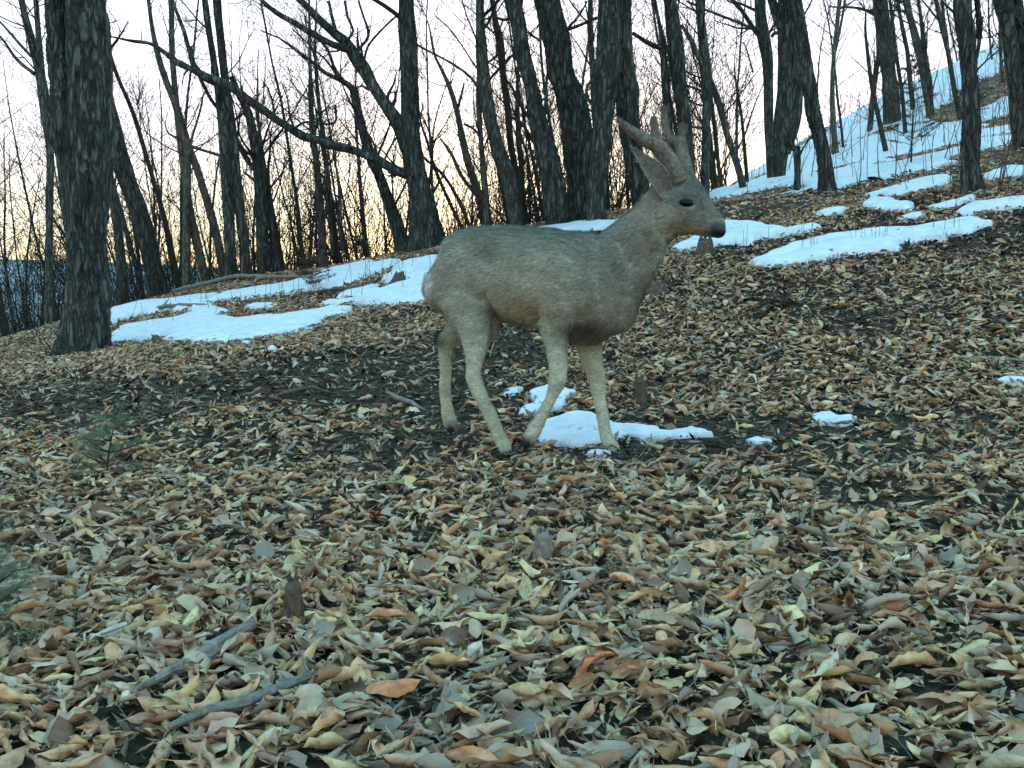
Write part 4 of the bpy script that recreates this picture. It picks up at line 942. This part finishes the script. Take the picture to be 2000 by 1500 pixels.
# ------------------------------------------------------------------ the deer
DY = 3.62
def dpt(u, v, dy=0.0): return at(u, v, DY+dy)
def loft(rings, up_lat=True, sides=28):
    """rings: (u, v, r px in picture plane, lateral radius m, depth offset)"""
    P = np.array([dpt(r[0], r[1], r[4]) for r in rings]); R = np.array([r[2]*pxm(DY+r[4]) for r in rings]); R2 = np.array([r[3] for r in rings])
    C = catmull(np.column_stack([P, R, R2]), 5); mb = MB(); mb.tube(C[:, :3], C[:, 3], sides, cap=True, R2=C[:, 4], up=[0, 1, 0]); return mb.V[0], mb.Q[0]
yaw = lambda u: (940-u)*.00055      # the body is turned a little towards the camera
def tor(u, top, bot, lat): return (u, (top+bot)/2, (bot-top)/2, lat, yaw(u))
parts = [
 [tor(846,504,556,.045), tor(856,484,588,.080), tor(876,468,612,.105), tor(905,454,622,.120), tor(940,444,622,.128), tor(980,441,624,.135), tor(1025,445,632,.142), tor(1075,450,645,.145), tor(1120,454,655,.138), tor(1160,453,658,.122), tor(1195,452,648,.098), tor(1218,462,625,.07)],
 # neck
 [(1150,560,80,.10,yaw(1150)), (1184,541,84,.095,yaw(1192)), (1214,511,70,.078,yaw(1226)), (1246,476,57,.064,yaw(1254)), (1275,438,49,.056,-.19), (1298,408,46,.052,-.20), (1310,385,36,.045,-.20)],
 # head
 [(1296,384,34,.040,-.20), (1306,391,46,.052,-.20), (1326,402,54,.060,-.205), (1345,412,50,.058,-.21), (1364,423,40,.046,-.215), (1381,434,31,.036,-.22), (1396,443,25,.031,-.222), (1406,448,20,.027,-.224), (1412,451,14,.020,-.225)],
 # brow
 [(1312,352,16,.030,-.20), (1330,358,24,.045,-.205), (1350,374,22,.046,-.21), (1368,392,14,.034,-.215)],
 # near hind
 [(895,520,48,.045,-.02), (906,560,54,.055,-.04), (920,600,44,.052,-.07), (930,640,32,.042,-.085), (929,680,23,.031,-.09), (926,715,16.5,.023,-.09), (925,738,16,.021,-.09), (934,760,14.5,.019,-.09), (947,788,12.5,.0165,-.09), (963,822,12,.0155,-.09), (977,853,13,.017,-.09), (984,868,14.5,.018,-.09), (989,880,12,.016,-.09)],
 # far hind
 [(900,540,40,.05,.13), (915,590,38,.05,.16), (908,625,30,.042,.185), (892,650,22,.032,.195), (876,668,17,.024,.20), (870,690,14.5,.020,.20), (870,725,12,.0165,.20), (871,770,11.5,.0155,.20), (874,803,13,.017,.20), (878,819,14,.018,.20), (879,832,11.5,.015,.20)],
 # near fore
 [(1130,520,56,.045,-.14), (1112,570,52,.052,-.17), (1094,612,38,.046,-.185), (1086,645,27,.038,-.19), (1087,685,20.5,.030,-.19), (1091,722,18,.025,-.19), (1089,745,16.5,.022,-.19), (1079,772,13.5,.018,-.185), (1063,803,12.5,.0165,-.18), (1046,835,13.5,.017,-.175), (1036,852,14,.0175,-.175), (1031,861,11,.015,-.175)],
 # far fore
 [(1150,560,50,.045,.03), (1150,610,40,.045,.03), (1151,650,29,.038,.02), (1154,690,22.5,.030,.01), (1162,730,17.5,.024,.0), (1168,755,15.5,.021,-.01), (1172,785,12,.0165,-.02), (1179,825,11.5,.015,-.04), (1186,855,13,.017,-.05), (1195,872,14,.018,-.055), (1203,882,11.5,.016,-.06)],
 # groin tuft, rump hair
 [(968,600,18,.03,-.03), (968,625,13,.022,-.03), (967,648,7,.012,-.03), (966,657,3,.006,-.03)],
 [(848,540,10,.025,.05), (845,560,12,.03,.05), (850,578,7,.02,.05)],
 # brisket
 [(1085,620,30,.07,yaw(1100)), (1130,638,34,.08,yaw(1130)), (1166,636,31,.075,yaw(1170)), (1196,612,26,.055,yaw(1200))],
]
Vs, Qs, off = [], [], 0
for r in parts:
    V, Q = loft(r); Vs.append(V); Qs.append(Q+off); off += len(V)
deer_base = hit(1000, 880)
deer = empty('deer', deer_base, 'grey brown roe buck with velvet antlers walking right across the leaves', 'deer')
raw = link('raw', new_mesh('raw', np.vstack(Vs)-deer_base, np.vstack(Qs), None))
md = raw.modifiers.new('r', 'REMESH'); md.mode = 'VOXEL'; md.voxel_size = .0055; md.use_smooth_shade = True
sm = raw.modifiers.new('s', 'SMOOTH'); sm.factor = .5; sm.iterations = 9
dg = bpy.context.evaluated_depsgraph_get(); ev = raw.evaluated_get(dg); bme = bpy.data.meshes.new_from_object(ev); bpy.data.objects.remove(raw)
bme.name = 'body'; bme.materials.clear(); bme.materials.append(M['fur'])
nv = len(bme.vertices); co = np.zeros(nv*3, np.float32); bme.vertices.foreach_get('co', co); co = co.reshape(-1, 3).astype(float)
# muscles and folds: small soft relief
nr = np.zeros(nv*3, np.float32); bme.vertices.foreach_get('normal', nr); nr = nr.reshape(-1, 3)
co += nr*(.006*vnoise(co[:, 0]*14, co[:, 1]*14, co[:, 2]*14, 81)+.0016*vnoise(co[:, 0]*45, co[:, 1]*45, co[:, 2]*60, 82))[:, None]
def groove(line, wid, dep, near_only=True):
    global co
    u, v = proj(co+deer_base); L = np.array(line, float); dm = np.full(nv, 1e9)
    for a, b in zip(L[:-1], L[1:]):
        e = b-a; t = np.clip(((u-a[0])*e[0]+(v-a[1])*e[1])/e.dot(e), 0, 1); dm = np.minimum(dm, np.hypot(u-a[0]-t*e[0], v-a[1]-t*e[1]))
    k = np.exp(-(dm/wid)**2)*(nr[:, 1] < -.15); co = co-nr*(dep*k)[:, None]
groove([(948,580),(960,598),(972,622)], 8, .016)           # flank fold
groove([(1080,650),(1070,615),(1075,580)], 12, .009)       # behind the elbow
groove([(1215,470),(1240,520),(1235,570)], 16, .010)       # shoulder to neck
groove([(1178,470),(1165,520),(1180,580),(1150,620)], 14, .007)
groove([(905,470),(900,520),(880,570)], 14, .006); groove([(1010,600),(1060,615)], 12, .005)
groove([(1286,440),(1300,470),(1312,478)], 7, .007)        # jaw against neck
groove([(1396,461),(1380,459),(1362,456)], 3, .004)        # mouth
groove([(930,500),(960,520),(950,560)], 22, .010)
groove([(1398,441),(1404,444)], 3, .004)                   # nostril
bme.vertices.foreach_set('co', co.astype(np.float32).ravel()); bme.update()
def fur_colour(P):
    """coat markings of the animal, placed on its body"""
    u, v = proj(P+deer_base); n = len(u)
    C = np.tile(np.array([.205, .18, .14]), (n, 1))
    def bl(cu, cv, ru, rv, col, s=1.0, ang=0.0):
        nonlocal C
        a = math.radians(ang); du = (u-cu)*math.cos(a)+(v-cv)*math.sin(a); dv = -(u-cu)*math.sin(a)+(v-cv)*math.cos(a)
        k = (s*np.exp(-((du/ru)**2+(dv/rv)**2)**1.3))[:, None]; C = C*(1-k)+np.array(col)*k
    lower = sstep(590, 720, v)[:, None]; C = C*(1-lower)+np.array([.33, .30, .225])*lower
    bl(1040, 446, 270, 40, (.12, .11, .092), .8)            # darker saddle
    bl(960, 492, 38, 16, (.10, .085, .065), .6, 15)
    bl(1000, 560, 110, 55, (.25, .215, .16), .6)
    bl(1035, 612, 55, 24, (.24, .165, .085), .75)            # ochre belly
    bl(960, 640, 16, 30, (.20, .15, .09), .6)
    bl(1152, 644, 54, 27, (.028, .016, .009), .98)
    for q_ in ((879,836,12,13),(1029,862,14,12),(993,888,12,9),(1208,887,14,9)): bl(*q_, (.03, .024, .02), .85)           # dark elbow patch
    bl(1090, 615, 36, 12, (.10, .085, .065), .5)
    bl(930, 650, 34, 40, (.36, .345, .29), .55)
    bl(862, 664, 13, 14, (.08, .055, .035), .85)             # dark hock gland
    bl(843, 552, 8, 34, (.45, .43, .39), .6)                # white rump
    bl(1190, 500, 70, 66, (.13, .125, .11), .65)
    bl(1345, 388, 62, 44, (.115, .115, .11), .75)             # grey face
    bl(1352, 352, 34, 24, (.085, .08, .075), .6)
    bl(1305, 430, 26, 32, (.27, .25, .20), .5)
    bl(1345, 458, 40, 12, (.30, .20, .10), .75)              # tan lower jaw
    bl(1298, 508, 15, 44, (.38, .375, .36), .8, 20)
    bl(1372, 463, 16, 6, (.40, .38, .33), .6)          # pale throat
    bl(1341, 396, 27, 14, (.02, .018, .016), .8)
    bl(1352, 406, 12, 6, (.26, .25, .22), .5)
    bl(1380, 445, 12, 7, (.35, .33, .29), .45)
    bl(1403, 452, 30, 24, (.010, .009, .009), .99)           # muzzle
    C = C*np.array([1.76, 1.90, 1.80])*(1+.10*vnoise(P[:, 0]*22, P[:, 1]*22, P[:, 2]*40, 91)+.07*vnoise(P[:, 0]*70, P[:, 1]*70, P[:, 2]*120, 92))[:, None]
    return C
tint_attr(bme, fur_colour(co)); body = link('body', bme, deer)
bme.polygons.foreach_set('use_smooth', [True]*len(bme.polygons))
# guard hairs
def coat():
    bme.calc_loop_triangles(); nt = len(bme.loop_triangles); tri = np.zeros(nt*3, np.int32); bme.loop_triangles.foreach_get('vertices', tri); tri = tri.reshape(-1, 3)
    n2 = np.zeros(nv*3, np.float32); bme.vertices.foreach_get('normal', n2); n2 = n2.reshape(-1, 3)
    a, b, c = co[tri[:, 0]], co[tri[:, 1]], co[tri[:, 2]]; ar = np.linalg.norm(np.cross(b-a, c-a), axis=1); rs = np.random.RandomState(3)
    n = 260000; idx = rs.choice(nt, n, p=ar/ar.sum()); r1 = np.sqrt(rs.rand(n))[:, None]; r2 = rs.rand(n)[:, None]
    P = a[idx]*(1-r1)+b[idx]*r1*(1-r2)+c[idx]*r1*r2; N = n2[tri[idx, 0]].astype(float)
    u, v = proj(P+deer_base)
    keep = ~((np.abs(u-1408) < 26) & (np.abs(v-450) < 24)) & ~((((u-1343)/26)**2+((v-396)/12)**2 < 1) & (N[:, 1] < 0)); P, N, u, v = P[keep], N[keep], u[keep], v[keep]; n = len(P)
    leg = sstep(640, 700, v); head = sstep(1285, 1320, u)*(v < 490)
    D = np.stack([-.9*(1-leg)-.1*leg, 0*u, -.45*(1-leg)-1.0*leg], -1); D[head > .5] = [-.8, 0, .35]
    D += rs.randn(n, 3)*.22; D -= N*(D*N).sum(1)[:, None]; D /= np.linalg.norm(D, axis=1)[:, None]; D = D+N*(.22+.16*rs.rand(n))[:, None]
    L = (.023*(1-.6*leg)*(1-.6*head))*(.6+.8*rs.rand(n)); S = np.cross(D, N); S /= np.linalg.norm(S, axis=1)[:, None]
    w = .0011; V = np.stack([P-S*w, P+S*w, P+D*L[:, None]], 1).reshape(-1, 3); T = np.arange(n*3).reshape(-1, 3)
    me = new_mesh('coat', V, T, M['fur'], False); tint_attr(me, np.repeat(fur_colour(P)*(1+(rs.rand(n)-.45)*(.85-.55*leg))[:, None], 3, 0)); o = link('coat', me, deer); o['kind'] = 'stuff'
coat()
# eye
def surf(u, v):
    o = Vector((0, 0, CAMH))-Vector(deer_base); d = Vector(raydir(u, v)).normalized(); ok, loc, nrm, _ = body.ray_cast(o, d); return (np.array(loc), np.array(nrm)) if ok else (dpt(u, v, -.25)-deer_base, np.array([0, -1, 0]))
def ball(c, rx, ry, rz, mat, name, parent, rot=0.0, seg=20):
    th = np.linspace(0, np.pi, seg//2+1); ph = np.linspace(0, 2*np.pi, seg, endpoint=False); T, Pp = np.meshgrid(th, ph, indexing='ij')
    x = rx*np.sin(T)*np.cos(Pp); y = ry*np.sin(T)*np.sin(Pp); z = rz*np.cos(T); cr, sr = math.cos(rot), math.sin(rot)
    V = np.stack([x*cr-z*sr, y, x*sr+z*cr], -1).reshape(-1, 3)+c; n, k = T.shape; i = np.arange(n-1)[:, None]*k; j = np.arange(k)[None, :]; j2 = (j+1) % k
    Q = np.stack([i+j, i+j2, i+k+j2, i+k+j], -1).reshape(-1, 4); return link(name, new_mesh(name, V, Q, mat), parent)
for side in (0, 1):
    c, n_ = surf(1341, 396)
    if side: c = c.copy(); c[1] += .112
    ball(c+np.array([0, .0 if not side else 0, 0]), .0240, .010, .0140, M['eye'], 'eye', deer, rot=-.12)
# nose pad with two nostrils
c = dpt(1403, 450, -.224)-deer_base; ball(c+np.array([-.006, 0, .002]), .033, .029, .027, M['nose'], 'nose', deer, rot=-.5)
# ears: cupped, pointed blades
def ear(b, tip, wid, dyb, dyt, face, name='ear'):
    B0 = dpt(b[0], b[1], dyb)-deer_base; T0 = dpt(tip[0], tip[1], dyt)-deer_base; ax = T0-B0; side = unit(np.cross(ax, face)); nrm = unit(np.cross(side, ax)); n, m = 18, 10; out = []; inn = []
    for i in range(n+1):
        t = i/n; w = wid*(math.sin(math.pi*min(1, .16+t*.84))**.75)*(1 if t < .5 else 1); w = max(w, .0015)
        for j in range(m+1):
            s = -1+2*j/m; a = s*(1.9-1.2*t)*.75; cup = w
            p = B0+ax*t+side*cup*math.sin(a)+nrm*cup*(1-math.cos(a))*.9+nrm*.012*math.sin(math.pi*t); out.append(p)
            inn.append(p+nrm*.003*math.cos(a)-side*.003*math.sin(a))
    V = np.array(out+inn); k = (n+1)*(m+1); i = np.arange(n)[:, None]*(m+1); j = np.arange(m)[None, :]; Q = np.stack([i+j, i+j+1, i+m+2+j, i+m+1+j], -1).reshape(-1, 4)
    E = []
    for i in range(n):
        a = i*(m+1); E += [(a, a+m+1, k+a+m+1, k+a), (a+m, k+a+m, k+a+m+m+1, a+m+m+1)]
    a = n*(m+1); E += [(a+q, a+q+1, k+a+q+1, k+a+q) for q in range(m)]
    me = new_mesh(name, V, np.vstack([Q[:, ::-1], Q+k, np.array(E)]), M['fur']); cc = np.tile([.19, .17, .14], (len(V), 1)); cc[k:] = [.34, .32, .27]; tt = np.repeat(np.arange(n+1)/n, m+1); rim = np.tile(np.abs(np.linspace(-1, 1, m+1))**4, n+1)[:, None]; cc[:k] = cc[:k]*(1-rim)+np.array([.42, .40, .34])*rim; cc[k:] = cc[k:]*(1-.35*(1-rim)*(tt[:, None] < .75)); cc[:, :] *= (1+.2*vnoise(V[:, 0]*80, V[:, 1]*80, V[:, 2]*80, 95))[:, None]
    edge = np.tile(np.repeat([[1]], 1), 1); tint_attr(me, cc); o = link(name, me, deer)
    rs = np.random.RandomState(5); q = rs.randint(0, len(V), 5000); P = V[q]+unit(ax)*(rs.rand(5000)-.5)[:, None]*.010+side*(rs.rand(5000)-.5)[:, None]*.006; outward = np.where((q < k)[:, None], -nrm, nrm)
    D = unit(ax)+rs.randn(5000, 3)*.22+outward*.25; D /= np.linalg.norm(D, axis=1)[:, None]; S = np.cross(D, rs.randn(5000, 3)); S /= np.linalg.norm(S, axis=1)[:, None]
    hv = np.stack([P-S*.0007, P+S*.0007, P+D*(.006+.006*rs.rand(5000))[:, None]], 1).reshape(-1, 3); hm = new_mesh('ear_hair', hv, np.arange(15000).reshape(-1, 3), M['fur'], False); tint_attr(hm, np.repeat(cc[q]*(.8+.6*rs.rand(5000))[:, None], 3, 0)); h = link('ear_hair', hm, o); h['kind'] = 'stuff'
ear((1297,382), (1234,290), .047, -.23, -.30, np.array([.35, -1, .35]))
ear((1306,362), (1258,262), .042, -.16, -.06, np.array([.6, -.8, .2]))
# antlers in velvet
def antler(lines, dys):
    mb = MB()
    for pts in lines:
        P = np.array([dpt(u, v, dy)-deer_base for u, v, w, dy in pts]); R = np.array([w*.5*pxm(DY) for u, v, w, dy in pts]); C = catmull(np.column_stack([P, R]), 6)
        mb.tube(C[:, :3], np.maximum(C[:, 3], .002)*(1+.04*vnoise(np.arange(len(C))*.25, 0*C[:, 3], 0, 97)), 16, cap=True, lump=.05)
    V = np.vstack(mb.V); o = mb.build('antler', M['velvet'], deer)
    rs = np.random.RandomState(8); n = 16000; q = rs.randint(0, len(V), n); P = V[q]; D = rs.randn(n, 3); cen = V.mean(0); D = D/np.linalg.norm(D, axis=1)[:, None]; S = np.cross(D, rs.randn(n, 3)); S /= np.linalg.norm(S, axis=1)[:, None]
    hv = np.stack([P-S*.0006, P+S*.0006, P+D*(.004+.005*rs.rand(n))[:, None]], 1).reshape(-1, 3); hm = new_mesh('velvet_hair', hv, np.arange(n*3).reshape(-1, 3), M['velvet'], False); h = link('velvet_hair', hm, o); h['kind'] = 'stuff'
antler([[(1325,348,28,-.235),(1316,326,29,-.240),(1300,303,29,-.250),(1289,290,30,-.26),(1279,281,24,-.27)],
        [(1292,294,22,-.258),(1276,281,23,-.27),(1262,275,22,-.28),(1245,264,18,-.295),(1228,251,14,-.31),(1214,240,9,-.318),(1206,233,5,-.32)],
        [(1284,288,19,-.262),(1280,272,15,-.262),(1279,252,13,-.262),(1277,236,12,-.262),(1276,228,7,-.262)],
        [(1328,354,28,-.235),(1323,341,31,-.238),(1319,333,27,-.24)]], 0)
antler([[(1344,350,28,-.185),(1338,325,26,-.18),(1332,300,24,-.172),(1331,280,18,-.168),(1332,262,13,-.165),(1333,248,12,-.165),(1333,243,8,-.165)],
        [(1332,290,20,-.17),(1322,277,17,-.16),(1309,270,15,-.15),(1302,256,13,-.145),(1298,236,12,-.14),(1296,216,10,-.14),(1296,208,6,-.14)],
        [(1344,352,27,-.185),(1340,338,30,-.183),(1337,328,25,-.18)]], 0)
# hooves: two pointed toes each, dark horn
def hoof(u, v, dy, du, dv, s=1.0):
    mb = MB(); P0 = dpt(u, v, dy)-deer_base; P1 = dpt(u+du, v+dv, dy)-deer_base; ax = P1-P0
    for k in (-1, 1):
        off_ = np.array([0, k*.0085, 0]); pts = [P0+off_*.8, P0+ax*.35+off_, P0+ax*.75+off_, P0+ax+off_*.7]
        mb.tube(pts, np.array([.0125, .014, .012, .004])*s, 10, cap=True, R2=np.array([.008, .0095, .0085, .003])*s, up=[0, 1, 0])
    for k in (-1, 1):
        q = P0-unit(ax)*.02+np.array([-.014, k*.009, 0]); mb.tube([q, q+np.array([-.004, 0, -.012])], [.005, .003], 6, cap=True)
    mb.build('hoof', M['hoof'], deer)
hoof(988, 878, -.09, 9, 15); hoof(879, 829, .20, 2, 17); hoof(1032, 857, -.175, -7, 17); hoof(1202, 880, -.06, 14, 11)
